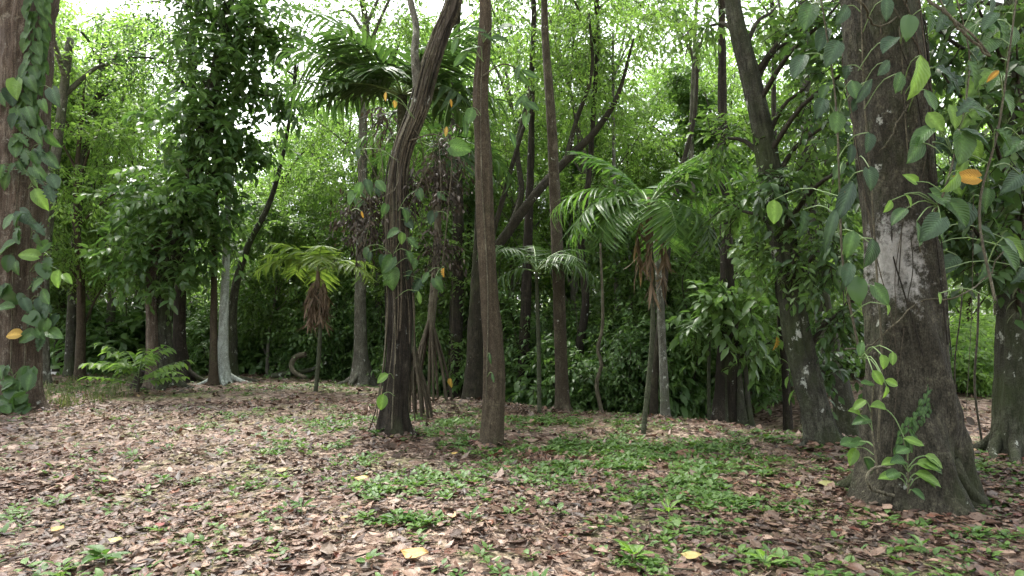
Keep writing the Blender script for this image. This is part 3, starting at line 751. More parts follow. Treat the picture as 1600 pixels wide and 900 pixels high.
# ------------------------------------------------------------------ palms
STRIP = leaf_shape('strip', 5)
def strip_mesh(name, droop, width, mat):
    t = np.linspace(0, 1, 6); w = width * np.sin(np.pi * np.clip(t * .93 + .07, 0, 1) ** 0.55) ** 0.8; w[-1] = 0.004
    rows = []
    for i in range(6):
        for v in (-1, 0, 1):
            rows.append([t[i] - droop * 0.25 * t[i] ** 2, v * w[i], 0.35 * abs(v) * w[i] - droop * t[i] ** 2])
    fs = []
    for i in range(5):
        for k in range(2):
            a = i * 3 + k; fs.append([a, a + 3, a + 4, a + 1])
    return make_mesh(name, np.array(rows), [np.array(fs)], mat, attrs={"tone": np.full(18, rng.random())})
def palm(label, base, top, d, stem_w, fronds, leaflet_n, leaflet_L, leaflet_w, stem_mat=B_PALM, leafm=L_PALM, dead=0, droopy=0.5, stilts=None, shaft=None, group=None, name="palm", sink=0.1, roottop=0.0, zoff=0):
    """base/top pixels; fronds: list of (azimuth deg, elevation deg, length m, droop)"""
    b = hit(*base); b = np.array([*at(base[0], base[1], d)[:2], 0]); b[2] = float(gz(b[0], b[1]))
    root = thing(name, label, "palm", b, group)
    tp = at(top[0], top[1], d)
    st = b - np.array([0, 0, sink]) if not stilts else b + np.array([0, 0, stilts[1]])
    mid = (st + tp) / 2 + np.array([rng.normal() * 0.06, 0, 0])
    P, R = resample(np.array([st, mid, tp]), 40, np.array([stem_w, stem_w * .9, stem_w * .75]) / 2 * d / F)
    rf = lambda th, t, s: 1 + 0.06 * (math.sin(s * 26) > 0.75) + 0.02 * np.sin(3 * th + s)
    V, fs = tube(P, R, 14, rf); mb = MB(); mb.add(V, fs); link("stem", mb.mesh("stem", stem_mat, b), root)
    if stilts:
        n, h, spread = stilts
        for q in range(n):
            a = q / n * 6.283 + rng.uniform(-.2, .2); s = spread * rng.uniform(.7, 1.1)
            foot = b + np.array([math.cos(a) * s, math.sin(a) * s, 0]); foot[2] = float(gz(foot[0], foot[1])) - 0.08
            t0 = st + np.array([math.cos(a), math.sin(a), 0]) * R[0] * .6 + np.array([0, 0, rng.uniform(-.05, .25)])
            Pl, Rl = resample(np.array([t0, (t0 * .45 + foot * .55) + np.array([math.cos(a), math.sin(a), 0]) * .05, foot]), 10, np.array([.035, .032, .028]))
            V, fs = tube(Pl, Rl, 7); mb = MB(); mb.add(V, fs); link("stilt_root", mb.mesh("stilt_root", B_ROOT, b), root)
    if shaft:
        P2, R2 = resample(np.array([tp - [0, 0, shaft[0]], tp - [0, 0, shaft[0] * .5], tp + [0, 0, 0.15]]), 10, np.array([shaft[1] * .8, shaft[1], shaft[1] * .45]))
        V, fs = tube(P2, R2, 12); mb = MB(); mb.add(V, fs); link("crown_shaft", mb.mesh("crown_shaft", shaft[2], b), root)
    lm = [strip_mesh("leaflet", dr, leaflet_w, leafm) for dr in (0.15 * droopy, 0.45 * droopy, 0.8 * droopy)]
    made = 0
    for (az, el, Lf, dr) in fronds:
        a = math.radians(az); e = math.radians(el)
        h = np.array([math.cos(a), math.sin(a), 0])
        t = np.linspace(0, 1, 16)
        ang = e - dr * t * 1.5
        step = Lf / 15
        pts = [tp.copy()]
        for k in range(15): pts.append(pts[-1] + (h * math.cos(ang[k]) + np.array([0, 0, math.sin(ang[k])])) * step)
        pts = np.array(pts)
        V, fs = tube(pts, np.linspace(0.022, 0.004, 16), 6); mb = MB(); mb.add(V, fs)
        fr = link("frond", mb.mesh("frond", M_PETIOLE, b), root)
        Tn = norm(np.gradient(pts, axis=0)); sidev = np.array([-h[1], h[0], 0])
        joined = made + 2 * leaflet_n > 300
        mj = MB()
        for k in range(leaflet_n):
            tt = 0.16 + 0.84 * (k + 0.5) / leaflet_n
            fi = tt * 15; i0 = min(int(fi), 14); w = fi - i0
            p = pts[i0] * (1 - w) + pts[i0 + 1] * w
            tg = Tn[i0]; up = norm(np.cross(sidev, tg)); up = up if up[2] > 0 else -up
            ll = leaflet_L * (0.45 + 0.75 * math.sin(math.pi * min(1, tt * 0.9 + 0.02)) ** 0.8) * rng.uniform(.9, 1.1)
            fw = 0.35 + 0.6 * tt ** 2
            for s in (-1, 1):
                x = norm(sidev * s + tg * fw + up * (0.18 - 0.35 * droopy * tt) + rng.normal(size=3) * 0.06 - np.array([0, 0, 0.15 * droopy]))
                X_, Y_, Z_ = frames(x[None], (up + sidev * s * -0.25 + rng.normal(size=3) * .1)[None])
                M3 = np.stack([X_[0], Y_[0], Z_[0]], 1)
                if joined:
                    T_, f_ = STRIP
                    scatter(mj, (T_ * np.array([1, leaflet_w / 0.07, 1]), f_), p[None], X_, Z_, ll)
                else:
                    link("leaflet", lm[(k + (s > 0)) % 3], fr, p - b, M3, ll)
                    made += 1
        if joined:
            lo = link("leaflet_cluster", mj.mesh("leaflet_cluster", leafm), fr, -b); tag(lo, kind="stuff")
    for q in range(dead):        # dead fronds hanging down the stem
        a = q * 2.3; p0 = tp - np.array([0, 0, 0.15 + 0.1 * rng.random()])
        h = np.array([math.cos(a), math.sin(a), 0])
        Ld = rng.uniform(.7, 1.2)
        pts = np.array([p0, p0 + h * .18 - [0, 0, .12], p0 + h * .26 - [0, 0, .5 * Ld], p0 + h * .2 - [0, 0, Ld]])
        P_, _ = resample(pts, 14)
        mb = MB(); V, fs = tube(P_, np.linspace(.012, .004, 14), 5); mb.add(V, fs)
        n = 26; ii = rng.integers(3, 14, n)
        scatter(mb, STRIP, P_[ii], rng.normal(size=(n, 3)) * .35 + [0, 0, -1], rng.normal(size=(n, 3)), rng.uniform(.2, .5, n), 0.8)
        link("dead_frond", mb.mesh("dead_frond", L_STRAW, b), root)
    return root, tp, b

def fan(n, el0, el1, L, dr, jitter=18, seed=0):
    r_ = np.random.default_rng(seed)
    return [(q * 360 / n + r_.uniform(-jitter, jitter), r_.uniform(el0, el1), L * r_.uniform(.85, 1.15), dr * r_.uniform(.8, 1.25)) for q in range(n)]

# tall feather palm right of centre
palm("tall feather palm with arching glossy fronds and brown hanging sheath, right of centre", (1004, 674), (1014, 322), 10.4, 8,
     [(178, 40, 1.75, 1.05), (200, 24, 1.6, 1.05), (-8, 46, 2.1, .85), (6, 22, 2.0, .70), (-42, 12, 1.5, 1.2), (25, 58, 1.7, .45), (160, 62, 1.5, .5), (-75, 15, 1.2, 1.2), (90, 45, 1.4, .6), (-25, 60, 1.5, .8), (-150, 12, 1.3, 1.1), (60, 15, 1.4, 1.0), (170, 10, 1.4, .7)],
     24, 0.58, 0.042, droopy=0.8, dead=3, shaft=(0.75, 0.07, L_STRAW))
# small palm with dead skirt, left
palm("small palm with yellow-green fronds and brown dead skirt, left of the forked tree", (493, 614), (497, 425), 17.2, 7,
     fan(8, 20, 65, 1.6, .9, 26, seed=3) + [(178, 42, 1.9, 1.1), (5, 35, 1.6, 1.0)], 14, 0.55, 0.075, leafm=L_PALMY, droopy=.7, dead=11, shaft=(0.5, 0.07, L_STRAW))
# thin palm behind brown pole tree
palm("thin-stemmed palm with spreading fronds between the brown pole tree and the grey-brown tree", (843, 645), (838, 425), 13.3, 7,
     fan(6, 25, 65, 1.3, .9, 30, seed=5) + [(-5, 35, 1.5, 1.15), (185, 20, 1.1, 1.0)], 18, 0.46, 0.04, leafm=L_PALMD, droopy=.9, dead=0)
# stilt palm hidden behind the dark tree, big jagged fronds high up
palm("stilt palm with huge dark jagged fronds high behind the forked tree", (640, 640), (629, 150), 12.6, 20,
     [(186, 18, 2.3, .42), (172, 48, 2.7, .5), (200, 34, 2.4, .5), (150, 40, 2.3, .5), (-5, 16, 2.1, .55), (20, 40, 2.0, .6), (-30, 24, 1.6, .9), (60, 55, 2.1, .6), (-100, 40, 1.3, .9), (110, 60, 2.0, .5), (195, 58, 1.9, .6), (-15, 55, 1.9, .6), (178, 64, 2.7, .55), (160, 24, 2.0, .6), (215, 15, 1.8, .6), (80, 35, 2.0, .6), (0, 68, 2.1, .6), (35, 20, 1.8, .7), (225, 55, 1.9, .7), (-50, 50, 1.6, .8)],
     17, 0.74, 0.055, stem_mat=B_PALM, leafm=L_PALMD, droopy=0.75, stilts=(13, 1.25, 0.42))
palm("second stilt palm with slender splayed prop roots, right of the forked tree's trunk", (672, 626), (684, 235), 15.2, 13,
     fan(9, 5, 45, 2.1, .8, seed=9) + [(-15, 5, 1.8, .9)], 15, 0.66, 0.075, stem_mat=B_VINE, leafm=L_PALMD, droopy=0.7, stilts=(11, 1.7, 0.55))
# low palm leaves on the slope
palm("low young palm with fanned greyish fronds beside the dark rooty trunks", (1108, 640), (1108, 520), 13.8, 6,
     fan(8, 10, 50, 1.0, .9, seed=12), 12, 0.40, 0.07, dead=0)

# ------------------------------------------------------------------ climbers with big leaves
BIGM = {}
def big_leaf(kind, mat, var=None):
    var = int(rng.integers(0, 4)) if var is None else var
    if (kind, mat.name, var) not in BIGM:
        nx = 10 if kind == 'cut' else 7
        V, f = leaf_shape(kind, nx, (.12, .28, .45, .2)[var], (.15, .4, .3, .65)[var])
        rib = np.tile([0, 0, 1.0, 0, 0], nx + 1)
        BIGM[(kind, mat.name, var)] = make_mesh("leaf", V, [f], mat, attrs={"tone": np.full(len(V), rng.random()), "rib": rib, "lu": V[:, 0], "lv": np.tile([1, .5, 0, .5, 1.0], nx + 1)})
    return BIGM[(kind, mat.name, var)]

def climber(label, stems, leaves, base, group=None, cat="climbing plant", name="climbing_plant", stem_r=0.012, petioles=True):
    """stems: list of point lists (world); leaves: (point, tip direction, normal, length, kind, mat, label or None)"""
    root = thing(name, label, cat, base, group)
    allp = []
    for s in stems:
        P_, _ = resample(np.array(s), max(6, len(s) * 4)); allp.append(P_)
        V, fs = tube(P_, np.linspace(stem_r, stem_r * .6, len(P_)), 6); mb = MB(); mb.add(V, fs)
        link("stem", mb.mesh("stem", B_VINE, base), root)
    allp = np.concatenate(allp)
    for (p, x, z, L, kind, mat, lab) in leaves:
        X_, Y_, Z_ = frames(np.asarray(x, float)[None], np.asarray(z, float)[None])
        M3 = np.stack([X_[0], Y_[0], Z_[0]], 1)
        o = link("leaf", big_leaf(kind, mat), root, p - base, M3, (L, L * rng.uniform(.85, 1.15), L))
        if lab: o["label"] = lab
        if petioles:
            k = int(np.argmin(np.linalg.norm(allp - (p - [0, 0, 0.1]), axis=1))); s0 = allp[k]
            dist = np.linalg.norm(s0 - p)
            m_ = (s0 + p) / 2 + np.array([0, 0, 0.18 * min(dist, .6)])
            P_, _ = resample(np.array([s0, m_, p]), 6)
            V, fs = tube(P_, 0.0045 + 0.003 * L, 5)
            inv = Matrix((M3 * np.array([L, L, L])).tolist()).inverted()   # put into the leaf's own frame
            V = (V - p) @ np.array(inv).T
            mb = MB(); mb.add(V, fs); link("petiole", mb.mesh("petiole", M_PETIOLE), o)
    return root

def ang_dir(a, fwd=0.0):
    a = math.radians(a)
    return np.array([math.cos(a), -fwd, math.sin(a)])
def px_leaf(px, py, d, Lpx, a, kind='ovate', mat=None, fwd=0.25, up=0.6, lab=None):
    """leaf centred on a pixel at distance d, tip pointing at screen angle a (-90 = down)"""
    L = .88 * Lpx * d / F; x = norm(ang_dir(a, fwd)); c = at(px, py, d)
    z = np.array([rng.normal() * .45, -1.0, up + rng.normal() * .45])
    return (c - x * L * 0.5, x, z, L, kind, mat or L_BIG, lab)

# great trunk: leaves as they stand in the photograph
dl = 5.6
G = [px_leaf(1437, 118, 5.45, 80, -97, 'ovate', L_LIME, .1, .3, "large bright green ribbed leaf"), px_leaf(1386, 12, dl, 42, -95, 'ovate', L_GREY), px_leaf(1390, 68, dl, 44, -140, 'ovate', L_GREY),
     px_leaf(1352, 142, dl, 62, -125, 'long', L_GREY), px_leaf(1382, 106, dl, 40, -130, 'ovate', L_GREY), px_leaf(1357, 222, dl, 40, -100, 'ovate', L_GREY), px_leaf(1361, 280, dl, 38, -85, 'heart', L_GREY),
     px_leaf(1365, 393, dl, 50, -95, 'ovate', L_GREY), px_leaf(1340, 452, dl, 50, -100, 'ovate', L_DARK), px_leaf(1378, 462, dl, 40, -60, 'heart', L_BIG), px_leaf(1336, 140, dl, 40, -80, 'ovate', L_BIG),
     px_leaf(1405, 128, dl, 45, -110, 'ovate', L_BIG), px_leaf(1437, 365, dl, 48, -88, 'ovate', L_BIG), px_leaf(1423, 278, dl, 26, 150, 'heart', L_LIME), px_leaf(1421, 312, dl, 26, -60, 'ovate', L_LIME), px_leaf(1389, 322, dl, 26, -120, 'ovate', L_LIME),
     px_leaf(1442, 208, dl, 56, -150, 'ovate', L_BIG), px_leaf(1430, 238, dl, 52, -125, 'heart', L_BIG), px_leaf(1405, 333, dl, 38, -150, 'ovate', L_BIG), px_leaf(1469, 467, dl, 20, -90, 'heart', L_LIME), px_leaf(1388, 484, dl, 18, -80, 'heart', L_LIME),
     px_leaf(1480, 312, dl, 52, -30, 'heart', L_BIG), px_leaf(1505, 232, dl, 58, -95, 'heart', L_BIG), px_leaf(1528, 212, dl, 62, -25, 'ovate', L_GREY), px_leaf(1486, 116, dl, 60, -35, 'cut', L_GREY), px_leaf(1492, 180, dl, 46, -75, 'ovate', L_LIME),
     px_leaf(1462, 190, dl, 44, -60, 'ovate', L_LIME), px_leaf(1540, 175, dl, 40, -20, 'ovate', L_BIG), px_leaf(1500, 335, dl, 50, -60, 'heart', L_BIG), px_leaf(1455, 155, dl, 44, -70, 'ovate', L_BIG),
     px_leaf(1322, 310, dl, 76, -118, 'long', L_GREY), px_leaf(1300, 350, dl, 64, -112, 'long', L_GREY), px_leaf(1330, 378, dl, 46, -110, 'ovate', L_BIG), px_leaf(1248, 100, 6.2, 52, -125, 'ovate', L_GREY), px_leaf(1285, 60, 6.2, 52, -115, 'ovate', L_GREY),
     px_leaf(1302, 80, 6, 56, -120, 'ovate', L_GREY), px_leaf(1282, 168, 6, 44, -115, 'ovate', L_GREY), px_leaf(1308, 190, 6, 44, -100, 'ovate', L_BIG), px_leaf(1330, 240, 6, 40, -100, 'long', L_GREY), px_leaf(1210, 330, 6.8, 46, -95, 'ovate', L_LIME),
     px_leaf(1258, 345, 6.4, 44, -90, 'cut', L_GREY), px_leaf(1262, 25, 6.2, 56, -110, 'ovate', L_BIG), px_leaf(1318, 22, 6, 44, -120, 'ovate', L_GREY), px_leaf(1510, 276, dl - .1, 42, 175, 'heart', L_ORANGE, .0, .15, "orange dying leaf"),
     px_leaf(1552, 118, dl, 30, -140, 'long', L_ORANGE, .1, .2, "dry orange folded leaf"), px_leaf(1345, 545, dl, 26, -110, 'ovate', L_BIG), px_leaf(1325, 428, dl, 46, -110, 'ovate', L_GREY), px_leaf(1452, 30, dl, 52, -80, 'ovate', L_BIG), px_leaf(1420, 40, dl, 50, -100, 'ovate', L_DARK),
     px_leaf(1395, 560, dl - .1, 24, -100, 'ovate', L_LIME), px_leaf(1380, 565, dl - .1, 26, -85, 'ovate', L_LIME), px_leaf(1372, 590, dl - .1, 30, -60, 'ovate', L_LIME), px_leaf(1394, 598, dl - .1, 24, -20, 'ovate', L_LIME), px_leaf(1386, 612, dl - .1, 22, -95, 'ovate', L_LIME)]
for q in range(8):
    G.append(px_leaf(rng.uniform(1285, 1350), rng.uniform(0, 460), rng.uniform(6.0, 6.8), rng.uniform(24, 40), rng.uniform(-130, -80), random.choice(['ovate', 'long', 'long', 'cut']), random.choice([L_GREY, L_BIG, L_GREY])))
for q in range(48):
    G.append(px_leaf(rng.uniform(1455, 1600), rng.uniform(-20, 430), rng.uniform(5.4, 7.0), rng.uniform(34, 58), rng.uniform(-150, -30), random.choice(['ovate', 'heart', 'ovate', 'cut']), random.choice([L_BIG, L_BIG, L_GREY, L_GREY, L_LIME])))
stemsG = [[surf(T12, 1372, 690), surf(T12, 1378, 560), surf(T12, 1370, 430), surf(T12, 1362, 300), surf(T12, 1350, 150), surf(T12, 1345, -10)],
          [surf(T12, 1445, 500), surf(T12, 1440, 380), surf(T12, 1420, 260), surf(T12, 1412, 130), surf(T12, 1400, -10)],
          [surf(T12, 1440, 370), at(1475, 300, 5.6), at(1500, 200, 5.8), at(1515, 90, 6), at(1490, -20, 6)],
          [at(1345, 560, 6), at(1318, 420, 6), at(1312, 300, 6.1), at(1305, 150, 6.1), at(1280, -20, 6.2)],
          [at(1545, 85, 5.8), at(1520, 55, 5.8), at(1480, 20, 5.9), at(1462, -20, 6)],
          [at(1555, 470, 5.5), at(1530, 330, 5.7), at(1560, 200, 5.8), at(1580, 60, 5.8), at(1590, -20, 5.9)]]
climber("big-leaved climbing plant draped over the great trunk and its right side", stemsG, G, T12.b)

for q in range(22):
    a = -math.pi / 2 + rng.uniform(-1.3, 1.3); s0 = rng.integers(4, 110); s1 = s0 + rng.integers(25, 80); tw = rng.uniform(-1, 1) * .03
    pts = []
    for k in range(s0, min(s1, 250), 6):
        tw += rng.normal() * .004; aa = a + tw * (k - s0)
        pts.append(T12.P[k] + np.array([math.cos(aa), math.sin(aa), 0]) * (T12.R[k] * (1.0 + .62 * math.exp(-k / 9.0)) + .025))
    P_, _ = resample(np.array(pts), len(pts) * 3); V, fs = tube(P_, rng.uniform(.003, .008), 5); mb = MB(); mb.add(V, fs)
    link("aerial_root", mb.mesh("aerial_root", [B_ROOT, B_DARK, B_TWIG][q % 3], T12.b), T12.root)
# bare looping vine stems across the great trunk
for q, (lab, pts, r) in enumerate([
    ("pale thin vine slanting across the great trunk towards the right edge", [at(1318, 545, 5.7), surf(T12, 1360, 540, .05), surf(T12, 1400, 505, .06), surf(T12, 1440, 470, .06), at(1490, 465, 5.6), at(1540, 435, 5.8), at(1565, 390, 5.8)], .009),
    ("pale looping vine near the top of the great trunk", [at(1330, -5, 5.6), at(1350, 10, 5.5), surf(T12, 1362, 38, .05), surf(T12, 1385, 38, .06), surf(T12, 1412, 12, .05), at(1420, -20, 5.6)], .011),
    ("thin root hanging down the middle of the great trunk's white patch", [surf(T12, 1435, 385, .04), surf(T12, 1447, 420, .04), surf(T12, 1446, 480, .04)], .010),
    ("twisted vine looping left of the bright ribbed leaf", [surf(T12, 1420, 165, .05), surf(T12, 1402, 190, .07), surf(T12, 1392, 215, .06), surf(T12, 1372, 238, .05)], .009),
    ("pale forked twig hanging at the right above the orange leaf", [at(1450, 0, 5.7), at(1478, 20, 5.6), at(1500, 45, 5.6), at(1545, 88, 5.6)], .016),
    ("curved root rising from the litter at the great trunk's foot", [at(1395, 775, 5.65), at(1358, 760, 5.55), at(1360, 735, 5.55), at(1390, 730, 5.7)], .016),
    ]):
    P_, _ = resample(np.array(pts), 24)
    P_ += rng.normal(size=P_.shape) * 0.006
    V, fs = tube(P_, np.linspace(r, r * .7, 24), 6); mb = MB(); mb.add(V, fs)
    o = link("creeping_vine", mb.mesh("creeping_vine", B_VINE, P_[0]), None, P_[0]); tag(o, lab, "vine")

# shingle-like small leaf strips on trunks
def shingle(label, T, line, rows, cols, Lm, mat, width_px, kind='heart'):
    L_ = []
    line = np.array(line, float)
    st = [surf(T, x, y, .01) for x, y in line]
    tt = np.linspace(0, 1, rows)
    seg = np.linspace(0, 1, len(line))
    for t in tt:
        x = np.interp(t, seg, line[:, 0]); y = np.interp(t, seg, line[:, 1])
        for c in range(cols):
            o = ((c + .5) / cols - .5) * width_px + rng.normal() * width_px * .06
            p = surf(T, x + o, y + rng.normal() * 2, .025 + .01 * rng.random())
            s = np.sign(o) if abs(o) > 1 else 1
            L_.append((p, np.array([s * rng.uniform(.2, .7), -.12, -1.0]), np.array([rng.normal() * .2 + s * .15, -1, .35]), Lm * rng.uniform(.75, 1.2), kind, mat, None))
    return climber(label, [st], L_, st[-1], None, petioles=False, stem_r=.006)
shingle("narrow strip of small overlapping leaves creeping up the great trunk", T12, [(1472, 540), (1468, 570), (1462, 610), (1445, 640), (1420, 665), (1412, 700)], 30, 4, .055, L_BIG, 26)
shingle("strip of overlapping dark leaves climbing the reddish tree's upper trunk", T1, [(62, -10), (58, 40), (55, 90), (45, 130), (40, 165)], 20, 3, .26, L_BIG, 32)

# fleshy leaves at the foot of the great trunk
FL = []
for (px, py, Lp, a) in [(1412, 685, 26, -15), (1420, 700, 24, 190), (1432, 725, 30, 5), (1445, 712, 26, -20), (1415, 722, 26, 170), (1430, 740, 34, -10), (1405, 738, 26, 185), (1400, 745, 28, 170), (1440, 722, 28, -25), (1438, 745, 22, -20), (1424, 765, 20, -30),
                        (1385, 640, 28, 160), (1360, 655, 28, 175), (1350, 690, 26, 185), (1345, 650, 24, 150), (1400, 720, 24, 180), (1352, 625, 24, 200), (1365, 600, 24, 170), (1340, 690, 32, 180), (1336, 700, 28, -120), (1350, 715, 24, -70)]:
    p = surf(T12, px, py, .10 if px > 1370 else .04)
    FL.append((p, norm(ang_dir(a, .4)), np.array([0, -.8, 1.0]), Lp * 1.15 * 5.7 / F, 'ovate', L_LIME if rng.random() < .45 else L_BIG, None))
climber("low climber with fleshy oval leaves at the foot of the great trunk", [[surf(T12, 1420, 772, .03), surf(T12, 1418, 720, .03), surf(T12, 1410, 680, .03)], [surf(T12, 1372, 740, .03), surf(T12, 1362, 660, .03), surf(T12, 1366, 590, .03)]], FL, hit(1420, 775))

# reddish tree climber
d1 = T1.d
L1 = []
for (px, py, Lp, a, kd, mt) in [(25, 140, 34, -80, 'heart', L_LIME), (48, 130, 26, -60, 'heart', L_BIG), (45, 180, 40, -60, 'ovate', L_BIG), (62, 195, 46, -55, 'ovate', L_BIG), (28, 185, 34, -70, 'heart', L_BIG), (32, 215, 32, -30, 'cut', L_BIG), (75, 215, 36, -60, 'ovate', L_BIG),
                                (54, 248, 32, -50, 'heart', L_BIG), (35, 260, 34, -60, 'cut', L_BIG), (80, 250, 36, -45, 'ovate', L_BIG), (52, 277, 30, -95, 'heart', L_BIG), (60, 308, 38, -55, 'ovate', L_LIME), (84, 282, 32, -55, 'ovate', L_GREY), (78, 300, 34, -60, 'cut', L_GREY),
                                (10, 385, 44, -150, 'ovate', L_BIG), (40, 340, 34, -40, 'heart', L_GREY), (42, 398, 32, 170, 'heart', L_LIME), (90, 435, 30, -85, 'ovate', L_LIME), (105, 435, 24, -40, 'ovate', L_LIME), (20, 465, 30, -50, 'ovate', L_BIG), (8, 480, 28, 180, 'ovate', L_BIG),
                                (70, 463, 30, -60, 'ovate', L_BIG), (18, 522, 24, 180, 'heart', L_YELLOW), (40, 527, 30, -150, 'heart', L_BIG), (62, 522, 26, -40, 'heart', L_BIG), (82, 520, 34, -15, 'ovate', L_BIG), (5, 455, 30, -120, 'ovate', L_GREY), (45, 500, 26, -10, 'ovate', L_BIG)]:
    L1.append(px_leaf(px, py, d1 - .62 - .1 * rng.random(), Lp * 1.1, a, kd, mt))
for q in range(52):
    L1.append(px_leaf(rng.uniform(0, 85) if q % 3 else rng.uniform(20, 70), rng.uniform(150, 560), d1 - .6 - .15 * rng.random(), rng.uniform(22, 36), rng.uniform(-140, -30), random.choice(['heart', 'ovate', 'cut']), random.choice([L_BIG, L_GREY, L_DARK])))
for q in range(26):
    L1.append(px_leaf(rng.uniform(-20, 50), rng.uniform(580, 650), d1 - .9 - .2 * rng.random(), rng.uniform(22, 32), rng.uniform(-170, 0), 'heart', random.choice([L_BIG, L_DARK, L_BIG])))
climber("big-leaved climbing plant clinging to the reddish tree at the left edge", [[surf(T1, 35, 640), surf(T1, 42, 500), surf(T1, 48, 380), surf(T1, 45, 260), surf(T1, 55, 140)], [surf(T1, 15, 640), surf(T1, 18, 520), surf(T1, 22, 380), surf(T1, 32, 240)], [at(5, 650, d1 - .9), at(22, 620, d1 - .85), at(20, 585, d1 - .8)]], L1, hit(35, 645))

# forked tree climber: a few green leaves, yellow leaves and dead tangles
L5 = []
for (px, py, Lp, a, kd, mt) in [(628, 372, 20, -90, 'ovate', L_LIME), (645, 378, 24, -40, 'cut', L_BIG), (612, 365, 22, -150, 'heart', L_BIG), (640, 400, 22, -60, 'cut', L_BIG), (605, 415, 30, -120, 'heart', L_BIG), (612, 435, 34, -80, 'heart', L_BIG),
                                (575, 290, 26, -70, 'ovate', L_GREY), (560, 295, 26, -110, 'ovate', L_BIG), (595, 290, 26, -50, 'ovate', L_BIG), (550, 310, 24, -120, 'heart', L_BIG), (602, 150, 15, -95, 'long', L_YELLOW), (617, 162, 13, -80, 'ovate', L_YELLOW), (697, 205, 18, -95, 'long', L_YELLOW), (705, 160, 13, -80, 'long', L_ORANGE),
                                (693, 425, 15, -95, 'cut', L_ORANGE), (566, 335, 12, -70, 'long', L_ORANGE), (720, 232, 36, -14, 'heart', L_BIG), (655, 465, 22, -80, 'long', L_LIME), (685, 445, 24, -60, 'heart', L_BIG), (597, 590, 22, -150, 'ovate', L_LIME), (597, 628, 26, -95, 'ovate', L_LIME), (635, 335, 22, -60, 'ovate', L_BIG)]:
    L5.append(px_leaf(px, py, d5 - .35 - .1 * rng.random(), Lp * 1.1, a, kd, mt, .2, .1 if px == 720 else .5))
for q in range(18):
    L5.append(px_leaf(rng.uniform(555, 690), rng.uniform(230, 460), d5 - .4 + .3 * rng.random(), rng.uniform(18, 28), rng.uniform(-140, -40), random.choice(['heart', 'ovate', 'cut']), random.choice([L_BIG, L_GREY, L_DARK])))
climber("sparse climber with cut green leaves and dying yellow leaves on the forked tree", [[surf(T5, 612, 670, .03), surf(T5, 618, 520, .03), surf(T5, 615, 400, .03), surf(T5, 612, 300, .03), surf(T5, 640, 200, .03), surf(T5, 668, 120, .03)],
        [surf(T5, 622, 330, .03), at(575, 310, d5 - .2), at(548, 330, d5 - .3)], [surf(T5, 640, 220, .03), at(680, 210, d5 - .2), at(705, 235, d5 - .3), at(700, 330, d5 - .2), at(690, 420, d5 - .2)]], L5, hit(612, 684))
rootd = thing("dead_vine_tangle", "hanging tangle of brown dead leaves and thin stems around the forked tree", "dead vine", T5.b)
for (px, py, wx, wz, n) in [(690, 240, 26, 50, 42), (690, 300, 20, 28, 24), (562, 350, 26, 34, 34), (600, 190, 14, 24, 12), (687, 395, 18, 32, 26), (640, 300, 22, 40, 22), (590, 330, 22, 40, 24)]:
    c = at(px, py, d5 + .1); mb = MB()
    sprays(mb, c, (wx * d5 / F, .25, wz * d5 / F), n * 2, 5, 0.105, LANCE, 1.4, 0.35, upness=0.1)
    link("dead_leaf_clump", mb.mesh("dead_leaf_clump", [L_DEAD, B_TWIG], T5.b), rootd)
for q in range(26):
    a = at(rng.uniform(555, 700), rng.uniform(180, 300), d5 + rng.uniform(-.3, .3)); e = a + np.array([rng.normal() * .3, rng.normal() * .2, -rng.uniform(.5, 1.8)])
    P_, _ = resample(np.array([a, (a + e) / 2 + rng.normal(size=3) * .12, e]), 10); V, fs = tube(P_, .006, 4); mb = MB(); mb.add(V, fs)
    link("stem", mb.mesh("stem", B_VINE, T5.b), rootd)

# leafy sprigs on the brown pole tree
L6 = []
for (px, py, Lp, a) in [(762, 55, 30, -20), (780, 60, 34, -10), (735, 75, 40, -165), (720, 90, 38, -130), (710, 70, 34, -110), (790, 40, 30, 10), (815, 120, 38, -60), (828, 115, 34, -30), (808, 110, 34, -120), (822, 160, 36, -70), (832, 165, 32, -35), (812, 155, 34, -140), (822, 185, 30, -100), (745, 45, 36, 170), (802, 215, 30, -60), (735, 180, 34, -100), (728, 195, 40, -80), (770, 590, 18, -80), (765, 560, 18, -90)]:
    L6.append(px_leaf(px, py, T6.d - .25 - .1 * rng.random(), Lp, a, 'long' if rng.random() < .6 else 'ovate', L_BIG if py > 20 else L_MID))
climber("sprigs of pointed green leaves sticking out from the brown pole tree", [[surf(T6, 760, 620, .02), surf(T6, 762, 450, .02), surf(T6, 752, 260, .02), surf(T6, 752, 120, .02), surf(T6, 757, 40, .02)], [surf(T6, 752, 120, .02), at(790, 100, T6.d - .2), at(825, 130, T6.d - .25), at(822, 180, T6.d - .25)]], L6, hit(765, 700))

# hanging yellow leaf / fruit and drifting leaf
def hanging(label, px, py, d, L, mat, top_py, kind='ovate', nm="hanging_leaf", a=-95):
    lf = px_leaf(px, py, d, L, a, kind, mat, .1, .3)
    root = thing(nm, label, "leaf", lf[0])
    X_, Y_, Z_ = frames(lf[1][None], lf[2][None])
    link("blade", big_leaf(kind, mat), root, (0, 0, 0), np.stack([X_[0], Y_[0], Z_[0]], 1), lf[3])
    t = at(px + 4, top_py, d) - lf[0]
    P_, _ = resample(np.array([[0, 0, 0], t * .5 + [.02, 0, 0], t]), 10); V, fs = tube(P_, .003, 4); mb = MB(); mb.add(V, fs); link("thread", mb.mesh("thread", B_VINE), root)
hanging("single yellow leaf hanging in the shade between forked tree and brown pole tree", 703, 598, 13.0, 17, L_YELLOW, 380)
hanging("single brown dead leaf dangling in the air right of the great trunk", 1517, 658, 5.9, 20, L_DEAD, 300, a=-40)
